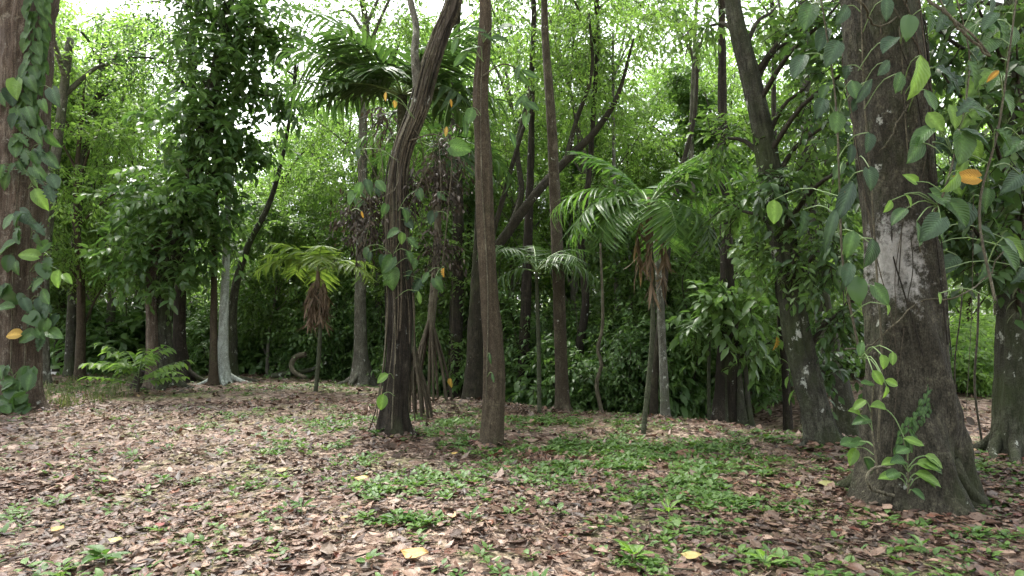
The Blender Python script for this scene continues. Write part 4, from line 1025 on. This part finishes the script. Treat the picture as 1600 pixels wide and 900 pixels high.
hanging("large yellow-orange leaf hanging left of the mossy leaning tree", 1213, 536, 9.0, 24, L_YELLOW, 380, 'cut')

# fern-like bush at the foot of the vine-smothered tree
def pinnate_bush(label, base, d, fr, name="pinnate_bush", leafm=L_HERB, Ll=.2, n=7, group=None):
    b = at(base[0], base[1], d); b[2] = float(gz(b[0], b[1]))
    root = thing(name, label, "shrub", b, group)
    mbs = MB(); V, fs = tube(*resample(np.array([b - [0, 0, .1], b + [0.02, 0, .3], b + [.05, 0, .7]]), 10, np.array([.05, .035, .02])), 8); mbs.add(V, fs); link("stem", mbs.mesh("stem", B_TWIG, b), root)
    for (az, el, L) in fr:
        a = math.radians(az); e = math.radians(el); h = np.array([math.cos(a), math.sin(a), 0])
        s0 = b + np.array([0, 0, rng.uniform(.25, .7)])
        pts = np.array([s0, s0 + (h * math.cos(e) + [0, 0, math.sin(e)]) * L * .5, s0 + h * L * math.cos(e) * 1.0 + [0, 0, math.sin(e) * L * .72]])
        P_, _ = resample(pts, 14); mb = MB(); V, fs = tube(P_, np.linspace(.009, .003, 14), 5); mb.add(V, fs)
        fo = link("frond", mb.mesh("frond", M_PETIOLE, b), root)
        ml = MB()
        sd_ = np.array([-h[1], h[0], 0]); idx = np.linspace(4, 13, n).astype(int)
        Pp = np.concatenate([P_[idx], P_[idx]]); Xx = np.concatenate([sd_ + h * .6 + np.array([0, 0, -.35]) + np.zeros((n, 3)), -sd_ + h * .6 + np.array([0, 0, -.35]) + np.zeros((n, 3))])
        scatter(ml, LANCE, Pp, Xx + rng.normal(size=Xx.shape) * .12, np.array([0, 0, 1.]) + rng.normal(size=Xx.shape) * .2, Ll * rng.uniform(.8, 1.15, 2 * n), 1.15)
        link("leaflets", ml.mesh("leaflets", leafm, b), fo)
    return root
pinnate_bush("bushy light green pinnate-leaved shrub at the foot of the vine-smothered tree", (215, 606), 16.8, [(q * 33 + 10, 12 + 50 * ((q * 7) % 5) / 5, 1.1 + .4 * ((q * 3) % 4) / 4) for q in range(19)], Ll=.30, leafm=L_BRIGHT)
# stump hidden in that bush
st = hit(217, 607); mb = MB(); V, fs = tube(*resample(np.array([st + [0, .2, -.1], st + [0, .2, .2], st + [.03, .2, .5]]), 16, np.array([.3, .22, .18])), 24, bark_rfun(77, .08, .1, 7, .8, .15, 6)); mb.add(V, fs)
o = link("tree_stump", mb.mesh("tree_stump", B_DARK, st), None, st); tag(o, "dark rooty stump under the light green pinnate shrub", "stump")
# curved fallen branch at the far edge
for lab, pts, r in [("pale curved fallen branch at the far edge left of the small palm", [at(478, 553, 21.5), at(462, 558, 21.5), at(455, 572, 21.4), at(462, 583, 21.2), at(478, 590, 21)], .10),
                    ("low mossy fallen log lying by the small palm's foot", [at(425, 588, 22), at(450, 584, 22), at(485, 578, 22), at(510, 566, 22)], .10),
                    ("dark fallen log beside the white-barked trunk", [at(340, 592, 21), at(365, 590, 21), at(405, 596, 20.6)], .09),
                    ("twisted pale liana standing in the shade right of the grey-brown tree", [at(940, 642, 15.5), at(932, 600, 15.6), at(940, 570, 15.6), at(934, 545, 15.7), at(942, 500, 15.8), at(938, 380, 16)], .05)]:
    P_, _ = resample(np.array(pts), 24); V, fs = tube(P_, np.linspace(r, r * .55, 24), 10, bark_rfun(3, .08)); mb = MB(); mb.add(V, fs)
    nm = "fallen_branch" if "fallen branch" in lab else ("fallen_log" if "log" in lab else "liana")
    o = link(nm, mb.mesh(nm, B_VINE if 'pale' in lab else B_MOSS, P_[0]), None, P_[0]); tag(o, lab, "liana" if nm == "liana" else "log")

# ------------------------------------------------------------------ the forest beyond: prototypes, then copies
def proto_tree(name, H, r0, cb, cr, nblob, ntw, L, mats, bark, seed, shape=QUAD, flat=0.5, nlf=9, limbs=5, droop=.4, width=1.0, column=False):
    """H height, cb crown base, cr crown radius"""
    root = thing(name, "x", "tree", (0, 0, 0))
    pts = np.array([[0, 0, -.3], [rng.normal() * .1, rng.normal() * .1, H * .25], [rng.normal() * .35, rng.normal() * .35, H * .55], [rng.normal() * .5, rng.normal() * .5, H * .92]])
    P, R = resample(pts, 40, np.array([r0, r0 * .8, r0 * .6, r0 * .22]))
    V, fs = tube(P, R, 12, bark_rfun(seed, .05, .04, 5, .7, .5, 5)); mb = MB(); mb.add(V, fs); link("trunk", mb.mesh("trunk", bark), root)
    mb = MB()
    for q in range(nblob):
        t = (q + rng.random() * .6) / nblob
        z = cb + (H - cb) * t
        k = int(np.clip(z / (H * .92) * 38, 0, 38))
        a = q * 2.4 + rng.normal() * .4
        prof = (0.55 + 0.6 * math.sin(math.pi * min(1, t * .85 + .15))) if not column else 1.0
        rr = cr * prof * rng.uniform(.35, .75)
        c = P[k] + np.array([math.cos(a) * rr, math.sin(a) * rr, 0.2]); c[2] = z
        br = cr * rng.uniform(.36, .55) * (prof * .6 + .4)
        sprays(mb, c, (br, br, br * flat), ntw, nlf, L, shape, droop, .55, width=width, clumps=5)
        if not column and q % 2 == 0:
            s0 = P[max(2, k - 5)]
            Pl, Rl = resample(np.array([s0, (s0 + c) / 2 + [0, 0, .25], c, c + (c - s0) * .25]), 10, np.array([r0 * .3, r0 * .22, r0 * .12, .01]))
            V, fs = tube(Pl, Rl, 7); ml = MB(); ml.add(V, fs); link("limb", ml.mesh("limb", bark), root)
    link("crown", mb.mesh("crown", mats), root)
    return root
def proto_shrub(name, H, R_, nb, ntw, L, mats, seed, shape=LANCE, width=1.2, nlf=7, stems=5):
    root = thing(name, "x", "shrub", (0, 0, 0))
    mb = MB()
    for q in range(nb):
        a = q * 2.4; t = (q + .5) / nb
        c = np.array([math.cos(a) * R_ * .6 * math.sqrt(rng.random()), math.sin(a) * R_ * .6 * math.sqrt(rng.random()), H * (.15 + .75 * t)])
        sprays(mb, c, (R_ * .5, R_ * .5, H * .22), ntw, nlf, L, shape, .5, .5, width=width, clumps=4)
    for q in range(stems):
        a = q * 1.3; e = np.array([math.cos(a) * R_ * .5, math.sin(a) * R_ * .5, H * .8])
        V, fs = tube(*resample(np.array([[math.cos(a) * .08, math.sin(a) * .08, -.15], e * .5 + [0, 0, .1], e]), 8, np.array([.03, .022, .01])), 6)
        ml = MB(); ml.add(V, fs); link("stem", ml.mesh("stem", B_TWIG), root)
    link("foliage", mb.mesh("foliage", mats), root)
    return root

PROTO = {
 'airy':  proto_tree("airy_tree", 15, .17, 5.0, 3.0, 20, 96, .14, [L_BRIGHT, B_TWIG], B_GREY, 101, flat=.38),
 'layer': proto_tree("layered_tree", 11, .15, 3.2, 3.2, 18, 108, .155, [L_BRIGHT, B_TWIG], B_BROWN, 102, flat=.30, droop=.5),
 'mid':   proto_tree("broad_tree", 16, .22, 4.5, 3.6, 22, 100, .155, [L_MID, B_TWIG], B_MOSS, 103, flat=.5),
 'dense': proto_tree("dense_tree", 18, .28, 5.5, 4.2, 24, 100, .18, [L_MID, B_TWIG], B_DARK, 104, flat=.55, droop=.5),
 'column': proto_tree("vine_clad_tree", 13, .20, 1.2, 1.0, 22, 70, .20, [L_SHRUB, B_TWIG], B_DARK, 105, flat=.8, column=True),
 'sapling': proto_tree("sapling", 6, .06, 1.4, 1.7, 12, 80, .18, [L_MID, B_TWIG], B_GREY, 106, shape=LANCE, flat=.4, width=1.2),
 'shrubA': proto_shrub("understory_shrub", 2.3, 1.6, 10, 55, .22, [L_SHRUB, B_TWIG], 1),
 'shrubB': proto_shrub("understory_bush", 3.4, 1.9, 12, 60, .17, [L_SHRUB, B_TWIG], 2),
 'shrubD': proto_shrub("bright_shrub", 2.1, 1.6, 9, 50, .22, [L_BRIGHT, B_TWIG], 4),
 'shrubC': proto_shrub("broad_leaved_shrub", 1.8, 1.3, 8, 28, .38, [L_SHRUB, B_TWIG], 3, width=1.4, nlf=6),
}
LAB = {
 'airy': ("tall airy tree with bright fine leaves in the forest beyond the clearing", "airy bright trees beyond the clearing"),
 'layer': ("lower tree with flat layers of bright green leaves beyond the clearing", "layered bright trees beyond the clearing"),
 'mid': ("broad mid-green forest tree with mossy trunk beyond the clearing", "broad mid-green trees beyond the clearing"),
 'dense': ("tall dense-crowned dark-trunked tree deep in the forest", "dense trees deep in the forest"),
 'column': ("trunk clad in a column of vine leaves in the forest beyond", "vine-clad trunks beyond the clearing"),
 'sapling': ("thin-stemmed sapling with loose green leaves at the forest edge", "saplings at the forest edge"),
 'shrubA': ("dark glossy knee-to-head-high shrub at the forest edge", "glossy shrubs at the forest edge"),
 'shrubB': ("tall dark small-leaved bush under the forest trees", "tall bushes under the trees"),
 'shrubD': ("bright green leafy shrub lit beyond the right slope", "bright shrubs on the right"),
 'shrubC': ("low shrub with broad drooping leaves at the forest edge", "broad-leaved shrubs at the forest edge"),
}
used = set(); PLACED = []
def place(kind, x, y, s=1.0, rz=None, sz=None):
    o = PROTO[kind]
    if kind in used: o = copy_tree(o)
    used.add(kind)
    o["label"], o["group"] = LAB[kind]
    PLACED.append((kind, 800 + x / y * F, y, o))
    o.location = (x, y, float(gz(x, y)) - 0.03)
    o.rotation_euler = (0, 0, rng.uniform(0, 6.28) if rz is None else rz)
    o.scale = (s, s, s if sz is None else sz)
    return o
def placepx(kind, px, y, s=1.0, sz=None):
    return place(kind, (px - 800) / F * y, y, s, None, sz)

# trees near the clearing's rim, by column of the photograph
for kind, px, y, s in [
    ('layer', 130, 22, 1.05), ('airy', 170, 26, 1.0), ('layer', 60, 27, 1.15), ('airy', 10, 24, 1.05), ('mid', -60, 22, .9), ('column', 95, 25, .9),
    ('layer', 440, 27, 1.0), ('airy', 400, 33, .8), ('sapling', 420, 24.5, 1.1), ('column', 500, 33, 1.0), ('column', 562, 31, .9), ('layer', 520, 25, .75),
    ('layer', 620, 25, .9), ('mid', 660, 27, .85), ('sapling', 700, 20.5, 1.0), ('layer', 760, 26, .9), ('column', 735, 21.5, .8), ('airy', 800, 24, 1.0),
    ('layer', 830, 27, 1.1), ('airy', 900, 22, 1.0), ('airy', 950, 27, 1.1), ('column', 900, 24, .75), ('layer', 985, 24, .85), ('airy', 1010, 31, 1.0), ('sapling', 985, 19, 1.1), ('layer', 1060, 24, .95),
    ('airy', 1090, 28, .95), ('airy', 1150, 27, .9), ('column', 1105, 22, .85), ('layer', 1200, 22, .9), ('sapling', 1075, 18, 1.0), ('airy', 1270, 20, .9), ('layer', 1330, 22, 1.0), ('airy', 1390, 24, 1.0),
    ('layer', 1510, 27, .9), ('airy', 1560, 31, 1.0), ('layer', 1690, 24, .8), ('airy', 470, 31, .95), ('airy', 215, 29, 1.05), ('layer', 250, 33, 1.3), ('airy', 60, 33, 1.2), ('airy', 640, 30, 1.15), ('airy', 770, 33, 1.2), ('mid', 1120, 33, 1.1), ('airy', 870, 29, 1.1), ('airy', 545, 28, 1.0), ('airy', 590, 24, .95), ('airy', 690, 23, .95), ('layer', 1620, 26, 1.1), ('sapling', 1250, 15.5, .9)]:
    placepx(kind, px, y, s)
# deeper forest
cells = []
for k in range(120):
    y = rng.uniform(31, 52); x = rng.uniform(-0.98, 0.98) * y
    if any((x - a) ** 2 + (y - b) ** 2 < 10 for a, b in cells): continue
    px = 800 + x / y * F
    if 425 < px < 560 and rng.random() < .5: continue
    if px > 1450 and rng.random() < .7: continue      # the gap where the sky shows
    cells.append((x, y))
    if len(cells) > 46: break
for k, (x, y) in enumerate(cells):
    place(['dense', 'airy', 'mid', 'airy', 'layer', 'dense', 'layer'][k % 7], x, y, rng.uniform(.5, .9))
# understory along the rim
for k in range(74):
    px = rng.uniform(140, 1000) if k < 58 else rng.uniform(1000, 1260)
    base = np.interp(px, [0, 400, 560, 700, 900, 1040, 1260], [24.5, 24.5, 23, 19, 16.8, 15.6, 21])
    y = base + rng.uniform(.4, 6.5)
    placepx(['shrubA', 'shrubB', 'shrubB', 'shrubC', 'shrubA'][k % 5], px, y, rng.uniform(.75, 1.25))
for k in range(22):
    px = rng.uniform(1240, 1680); y = rng.uniform(21, 28)
    placepx(['shrubD', 'shrubC', 'shrubD'][k % 3], px, y, rng.uniform(.7, 1.15))
for px, y, s in ((1495, 17.5, .7), (1520, 19, .8), (1550, 18, .75), (1480, 20, .9), (1535, 21, 1.0)):
    placepx('shrubD', px, y, s)
for px, y, s in ((125, 28, 1.5), (155, 27.5, 1.4), (75, 30, 1.5), (185, 25, 1.3), (40, 30.5, 1.4)):
    placepx('shrubC', px, y, s)

MARK = [(20, "reddish tree"), (250, "vine-smothered tree"), (347, "white-barked trunk"), (495, "small palm"), (620, "forked tree"), (768, "brown pole tree"), (877, "grey-brown tree"),
        (1010, "tall palm"), (1142, "rooty trunks"), (1255, "mossy leaning tree"), (1418, "great trunk"), (1580, "right edge trunk")]
SHORT = {'airy': "tall airy bright-leaved tree", 'layer': "layered bright green tree", 'mid': "broad mid-green mossy-trunked tree", 'dense': "dense dark-trunked forest tree", 'column': "vine-clad trunk", 'sapling': "thin sapling",
         'shrubA': "glossy dark shrub", 'shrubB': "tall small-leaved bush", 'shrubC': "low broad-leaved shrub", 'shrubD': "bright green sunlit shrub"}
RANK = ["nearest", "second", "third", "fourth", "fifth", "sixth", "seventh", "eighth", "ninth", "tenth", "eleventh", "twelfth", "thirteenth", "fourteenth", "fifteenth", "sixteenth", "seventeenth", "eighteenth", "nineteenth", "twentieth"]
slots = {}
for kind, px, y, o in PLACED:
    k = sum(px > m for m, _ in MARK)
    slots.setdefault((kind, k), []).append((y, o))
for (kind, k), L_ in slots.items():
    where = "left of the reddish tree" if k == 0 else ("beyond the right edge trunk" if k == len(MARK) else f"seen between {MARK[k-1][1]} and {MARK[k][1]}")
    L_.sort(key=lambda q: q[0])
    for r, (y, o) in enumerate(L_):
        o["label"] = f"{SHORT[kind]} {where}" + ("" if len(L_) == 1 else (", nearest of them" if r == 0 else f", {RANK[min(r, 19)]} nearest"))

# the far wood, one mass of leaves and stems
mb = MB()
for k in range(150):
    a = rng.uniform(-1.05, 1.05); r = rng.uniform(54, 72)
    x, y = math.sin(a) * r, math.cos(a) * r
    z0 = float(gz(x, y))
    gap = 0.55 if -0.37 < x / y < -0.25 else 1.0
    for z in (1.2, 3.4, 5.8, 8.5, 11.5):
        if z > 8 and rng.random() < (.4 if z < 10 else .75): continue
        if z * gap < z and z > 6: continue
        sprays(mb, (x + rng.normal() * 1.2, y + rng.normal(), z0 + z + rng.normal() * .5), (3.2, 2.4, 1.7), 26, 8, .42, QUAD, .45, 1.2, twig_m=None, clumps=4)
    if k % 2 == 0:
        V, fs = tube(np.array([[x, y, z0 - .3], [x + rng.normal() * .4, y, z0 + 7], [x + rng.normal() * .7, y, z0 + 15]]), np.array([.3, .22, .1]), 7); mb.add(V, fs, 1)
o = link("distant_wood", mb.mesh("distant_wood", [L_MID, B_DARK])); tag(o, "far forest filling the view behind the nearer trees", "forest", kind="stuff")

# thin lianas hanging among the trees
LI = {}
for q in range(16):
    px = [120, 142, 200, 372, 412, 545, 660, 780, 812, 905, 1075, 1120, 1255, 1305, 1515, 1500][q]; y = float(np.interp(px, [0, 400, 560, 700, 900, 1040, 1260, 1300], [24.5, 24.5, 23, 19.5, 17, 16, 15, 11])) + rng.uniform(0, 3)
    x = (px - 800) / F * y; z0 = float(gz(x, y)); h = rng.uniform(6, 9)
    pts = np.array([[x + rng.normal() * .05 * t, y + rng.normal() * .1, z0 - .05 + h * t / 6] for t in range(7)])
    P_, _ = resample(pts, 36); V, fs = tube(P_, rng.uniform(.010, .02), 6); mb = MB(); mb.add(V, fs)
    o = link("liana", mb.mesh("liana", B_TWIG, P_[0]), None, P_[0]); k = sum(px > m for m, _ in MARK)
    n_l = LI.get(k, 0); LI[k] = n_l + 1
    tag(o, "thin dark hanging liana " + ("left of the reddish tree" if k == 0 else f"between {MARK[k-1][1]} and {MARK[min(k, 11)][1]}") + ("" if n_l == 0 else (", the one farther right" if n_l == 1 else ", rightmost of three")), "liana", "thin hanging lianas at the forest edge")

# ------------------------------------------------------------------ low plants
HERB = leaf_shape('ovate', 4)
def herb_density(x, y):
    """how green the floor is (0..1), patches where the photograph has them"""
    d = 0.0 * x + 0.035
    for (px, py, rx, ry, w) in PATCH:
        d = d + w * np.exp(-((x - px) / rx) ** 2 - ((y - py) / ry) ** 2)
    n = np.sin(x * 2.3 + 1.7 * np.sin(y * 1.1)) * np.sin(y * 2.7 + 1.3 * np.sin(x * 1.7)) + 0.6 * np.sin(x * 5.1 + y * 3.3) * np.sin(y * 4.7 - x * 2.9)
    return np.clip(d * (0.42 + 0.6 * n), 0, 1)
PATCH = []
for (px, py, wpx, hpx, w) in [(940, 730, 110, 26, 1.3), (1060, 745, 90, 24, 1.2), (1160, 795, 60, 20, 1.1), (850, 700, 80, 16, .9), (1010, 705, 150, 16, .8), (770, 765, 60, 16, .8), (650, 815, 60, 20, .75), (620, 760, 70, 18, .4), (560, 720, 60, 12, .4),
                              (700, 690, 60, 12, .6), (480, 690, 60, 14, .4), (520, 660, 60, 10, .5), (430, 650, 70, 10, .4), (600, 660, 90, 10, .5), (700, 660, 80, 10, .6), (860, 660, 120, 9, .8), (1000, 675, 100, 7, .7), (1150, 700, 80, 12, .5), (340, 665, 20, 6, .8), (1250, 690, 60, 10, .4),
                              (300, 595, 160, 5, .6), (480, 605, 160, 6, .6), (150, 605, 70, 10, .8), (140, 890, 50, 12, .7), (30, 800, 40, 16, .2), (990, 890, 60, 10, .6), (1080, 830, 50, 14, .4), (1220, 885, 40, 12, .6), (1540, 845, 40, 12, .3), (1330, 830, 30, 10, .35), (1260, 760, 40, 12, .4), (1400, 690, 300, 20, .2)]:
    c = hit(px, py); a_ = hit(px, py - hpx); b_ = hit(px, py + hpx)
    PATCH.append((c[0], c[1], wpx * c[1] / F, max(.15, (a_[1] - b_[1]) / 2), w))
def scatter_ground(n, ymin, ymax, power):
    y = ymin * (ymax / ymin) ** (rng.random(n) ** power)
    x = rng.uniform(-.92, .92, n) * (y + 1.0)
    return x, y
def herbs(n, ymin, ymax, power, L, nl, lift):
    mb = MB()
    x, y = scatter_ground(n, ymin, ymax, power)
    keep = rng.random(n) < herb_density(x, y)
    x, y = x[keep], y[keep]; m = len(x); z = gz(x, y)
    a = rng.uniform(0, 6.28, (m, 1)) + np.arange(nl)[None] * 2.4
    el = rng.uniform(-.1, .75, (m, nl))
    s = rng.uniform(.6, 1.35, (m, 1)) * L
    h = np.stack([np.cos(a), np.sin(a), 0 * a], -1)
    B = np.stack([x, y, z], -1)[:, None] + h * (s * .25)[..., None]; B[..., 2] += lift * rng.uniform(.3, 1.3, (m, nl))
    Xd = h * np.cos(el)[..., None]; Xd[..., 2] += np.sin(el)
    Zd = -h * np.sin(el)[..., None] * .8 + rng.normal(size=(m, nl, 3)) * .2; Zd[..., 2] += 1
    tn = np.clip(rng.random((m, 1)) * .7 + rng.random((m, nl)) * .3, 0, 1)
    N = m * nl
    scatter(mb, LANCE, B.reshape(N, 3), Xd.reshape(N, 3), Zd.reshape(N, 3), (s * rng.uniform(.6, 1.2, (m, nl))).ravel(), 1.5, tn.ravel())
    return mb
mb = herbs(90000, 3.6, 26, 0.8, .078, 6, .035)
o = link("ground_herbs", mb.mesh("ground_herbs", L_HERB)); tag(o, "low leafy herbs sprouting in green patches through the leaf litter", "ground cover", kind="stuff")

# single seedlings and small ferns in the foreground
for q, (px, py, s, lab) in enumerate([(735, 640 + 180, .16, "small fern sprig in the litter near the front, left of centre"), (620, 820, .2, "pale green seedling clump in the front litter, below the forked tree"), (1045, 808, .2, "bright seedling with long leaves in front of the big herb patch"),
                                      (1440, 868, .16, "pale fern sprig in the litter before the great trunk"), (470, 805, .2, "yellowish fern frond low in the left foreground litter"), (165, 885, .22, "bright green seedling at the bottom left of the picture"), (1195, 890, .2, "leafy green seedling at the bottom right, below the great trunk"),
                                      (255, 760, .15, "small dark green seedling alone in the left litter"), (590, 545 + 140, .2, "leafy sprout at the forked tree's foot"), (795, 700, .2, "tuft of green sprouts at the brown pole tree's foot"), (990, 885, .18, "broad-leaved seedling at the bottom edge, right of centre")]):
    b = hit(px, py)
    root = thing("seedling", lab, "seedling", b); s *= .72
    for k in range(8):
        a = k * 2.4 + q; el = rng.uniform(.15, .9); h = np.array([math.cos(a) * math.cos(el), math.sin(a) * math.cos(el), math.sin(el)])
        X_, Y_, Z_ = frames(h[None], np.array([[-h[0], -h[1], 1.2]])); p = np.array([0, 0, .02 + .05 * rng.random()]) + h * .03
        link("leaf", big_leaf('long' if 'fern' in lab or 'long' in lab or q % 3 == 0 else 'ovate', [L_BIG, L_HERB, L_LIME, L_HERB][q % 4]), root, p, np.stack([X_[0], Y_[0], Z_[0]], 1), s * rng.uniform(.6, 1.0))
    V, fs = tube(np.array([[0, 0, -.03], [0.004, 0, .04], [0, .004, .1]]), .005, 5); mbs = MB(); mbs.add(V, fs); link("stem", mbs.mesh("stem", M_PETIOLE), root)

# stiff pale grass tufts at the left rim
mb = MB()
for q in range(150):
    px = rng.uniform(20, 215); py = rng.uniform(592, 640) - max(0, px - 120) * .25
    b = hit(px, max(py, 592)); n = 9
    scatter(mb, STRIP, b + rng.normal(size=(n, 3)) * [.1, .1, 0], rng.normal(size=(n, 3)) * .3 + [0, 0, 1], rng.normal(size=(n, 3)), rng.uniform(.08, .24, n), .7)
o = link("grass_tufts", mb.mesh("grass_tufts", leaf_mat("grass", (.05, .085, .025), (.15, .17, .065), .3, 1.5))); tag(o, "stiff pale grass at the left rim beside the reddish tree", "grass", kind="stuff")

# ------------------------------------------------------------------ leaf litter
def curled(seed):
    r_ = np.random.default_rng(seed)
    V, f = leaf_shape('ovate' if seed % 3 else 'long', 3)
    V = V.copy(); V[:, 0] -= .5
    c1, c2, tw = r_.uniform(-.3, .4), r_.uniform(-.4, .6), r_.normal() * .25
    V[:, 2] = c1 * V[:, 0] ** 2 + c2 * 1.6 * V[:, 1] ** 2 + tw * V[:, 0] * V[:, 1] + .03 * r_.normal(size=len(V))
    V[:, 2] -= V[:, 2].min() * .6
    return V, f
CURL = [curled(k) for k in range(10)]
SMALLV = np.array([[-.5, 0, .08], [0, -.22, 0], [.5, 0, .1], [0, .22, .02], [0, 0, .06]]); SMALLF = np.array([[0, 1, 4], [1, 2, 4], [2, 3, 4], [3, 0, 4]])
def colours(n):
    c = DEADCOL[rng.choice(len(DEADCOL), n, p=DEADW)] * rng.uniform(.32, 1.0, (n, 1)) * [.66, .575, .50]
    return np.concatenate([np.clip(c, 0, 1), np.ones((n, 1))], 1)
def patchy(x, y):
    n = np.sin(x * 1.3 + 1.9 * np.sin(y * .8)) * np.sin(y * 1.6 + 1.5 * np.sin(x * .9 + 2)) + .7 * np.sin(3.7 * x + 2.2 * y + 1) * np.sin(3.1 * y - 2.6 * x)
    return n
def lay(mb, n, shape, y0, y1, Lm, tilt, zmax):
    y = np.sqrt(rng.uniform(y0 ** 2, y1 ** 2, n)); x = rng.uniform(-.95, .95, n) * (y + 2.6)
    pn = patchy(x, y)
    keep = rng.random(n) < .78 + .35 * pn
    x, y, pn = x[keep], y[keep], pn[keep]; n = len(x)
    P = np.stack([x, y, gz(x, y) + .004 + zmax * rng.random(n) ** 2 * (1 + .5 * np.clip(pn, 0, 1))], -1)
    a = rng.uniform(0, 6.28, n)
    Xd = np.stack([np.cos(a), np.sin(a), rng.normal(size=n) * tilt], -1)
    Zd = np.stack([rng.normal(size=n) * tilt, rng.normal(size=n) * tilt, np.ones(n)], -1)
    c = colours(n); c[:, :3] *= np.clip(.9 + .22 * np.sin(x * .9 + y * .7 + 1.2 * np.sin(y)) + .15 * pn, .5, 1.25)[:, None]
    scatter(mb, shape, P, Xd, Zd, Lm * np.clip(rng.lognormal(0, .5, n), .3, 2.4), rng.uniform(.5, 1.3, n), None, 0, c)
mb = MB()
for k in range(10): lay(mb, 2800, CURL[k], 3.2, 7.5, .072, .17, .035)
for k in range(10): lay(mb, 3600, (SMALLV, SMALLF), 3.2, 9.0, .055, .35, .03)
for k in range(4): lay(mb, 13500, (SMALLV, SMALLF), 7.0, 15, .085, .30, .05)
for k in range(4): lay(mb, 9000, (SMALLV, SMALLF), 13, 27, .12, .25, .05)
for T_, n_ in ((T12, 420), (T5, 260), (T6, 200), (T10, 260), (T13, 220), (T7, 160), (T2, 260), (T1, 260)):
    a = rng.uniform(0, 6.28, n_); r0 = T_.R[0] * 1.25 + rng.exponential(.16, n_)
    x = T_.P[0][0] + np.cos(a) * r0; y = T_.P[0][1] + np.sin(a) * r0
    P = np.stack([x, y, gz(x, y) + .01 + .09 * np.exp(-(r0 - T_.R[0] * 1.25) / .14) * rng.random(n_)], -1)
    Zd = np.stack([np.cos(a) * .5 + rng.normal(size=n_) * .35, np.sin(a) * .5 + rng.normal(size=n_) * .35, np.ones(n_)], -1); b_ = rng.uniform(0, 6.28, n_)
    scatter(mb, CURL[2], P, np.stack([np.cos(b_), np.sin(b_), 0 * b_], -1), Zd, .09 * np.clip(rng.lognormal(0, .4, n_), .4, 2), rng.uniform(.6, 1.3, n_), None, 0, colours(n_))
o = link("leaf_litter", mb.mesh("leaf_litter", M_LITTER, color=True)); tag(o, "brown fallen leaves carpeting the clearing floor", "leaf litter", kind="stuff")
# dry twigs lying on the litter
for k in range(46):
    y = math.sqrt(rng.uniform(3.4 ** 2, 10 ** 2)); x = rng.uniform(-.85, .85) * y; a = rng.uniform(0, 6.28); L = rng.uniform(.12, .5)
    q_ = [np.array([x + math.cos(a) * L * t, y + math.sin(a) * L * t, 0]) + rng.normal(size=3) * .012 * (t > 0) for t in (0, .35, .7, 1)]
    for p in q_: p[2] = float(gz(p[0], p[1])) + .03 + .01 * rng.random()
    P_, _ = resample(np.array(q_), 10); V, fs = tube(P_, np.linspace(.007, .003, 10), 5); mb = MB(); mb.add(V, fs)
    o = link("twig", mb.mesh("twig", B_VINE if k % 2 else B_TWIG, P_[0]), ground, P_[0])
# the largest fallen leaves, one by one
LM = []
for k in range(24):
    V, f = CURL[k % 10]; c = colours(1)[0]
    LM.append(make_mesh("fallen_leaf", V, [f], M_LITTER, attrs={"tone": np.full(len(V), .5), "col": np.tile(c, (len(V), 1))}))
for k in range(300):
    y = math.sqrt(rng.uniform(3.4 ** 2, 6.3 ** 2)); x = rng.uniform(-.86, .86) * y
    a = rng.uniform(0, 6.28)
    X_, Y_, Z_ = frames(np.array([[math.cos(a), math.sin(a), rng.normal() * .18]]), np.array([[rng.normal() * .2, rng.normal() * .2, 1.0]]))
    link("fallen_leaf", LM[k % 24], ground, (x, y, float(gz(x, y)) + .02 + .03 * rng.random()), np.stack([X_[0], Y_[0], Z_[0]], 1), rng.uniform(.075, .135) if k % 9 else rng.uniform(.15, .21))
# the few coloured ones
for (px, py, s, col, lab) in [(648, 878, .22, (.60, .36, .10), "large yellow-ochre fallen leaf at the bottom of the picture, left of centre"), (1080, 880, .15, (.62, .50, .18), "pale yellow fallen leaf at the bottom, right of centre"), (565, 755, .16, (.55, .42, .12), "yellow fallen leaf in the litter below the forked tree"),
                              (710, 715, .10, (.6, .42, .1), "small yellow fallen leaf left of the brown pole tree's foot"), (90, 838, .13, (.6, .40, .12), "orange-yellow fallen leaf in the bottom left litter"), (180, 855, .11, (.62, .55, .18), "small bright yellow fallen leaf near the bottom left"), (1290, 765, .18, (.50, .50, .20), "greenish yellow fallen leaf left of the great trunk's foot"),
                              (250, 832, .12, (.30, .07, .05), "deep red fallen leaf in the left foreground"), (440, 742, .15, (.5, .35, .14), "ochre fallen leaf left of centre in the middle litter"), (1070, 715, .3, (.26, .13, .08), "large red-brown fallen leaf in the herb patch")]:
    b = hit(px, py); V, f = CURL[4]; col = tuple(.62 * c_ for c_ in col)
    me = make_mesh("fallen_leaf", V, [f], M_LITTER, attrs={"tone": np.full(len(V), .5), "col": np.tile([*col, 1], (len(V), 1))})
    a = rng.uniform(-.6, .6); X_, Y_, Z_ = frames(np.array([[math.cos(a), math.sin(a), .05]]), np.array([[0, -.25, 1.0]]))
    o = link("fallen_leaf", me, None, b + [0, 0, .05], np.stack([X_[0], Y_[0], Z_[0]], 1), s); tag(o, lab, "fallen leaf")
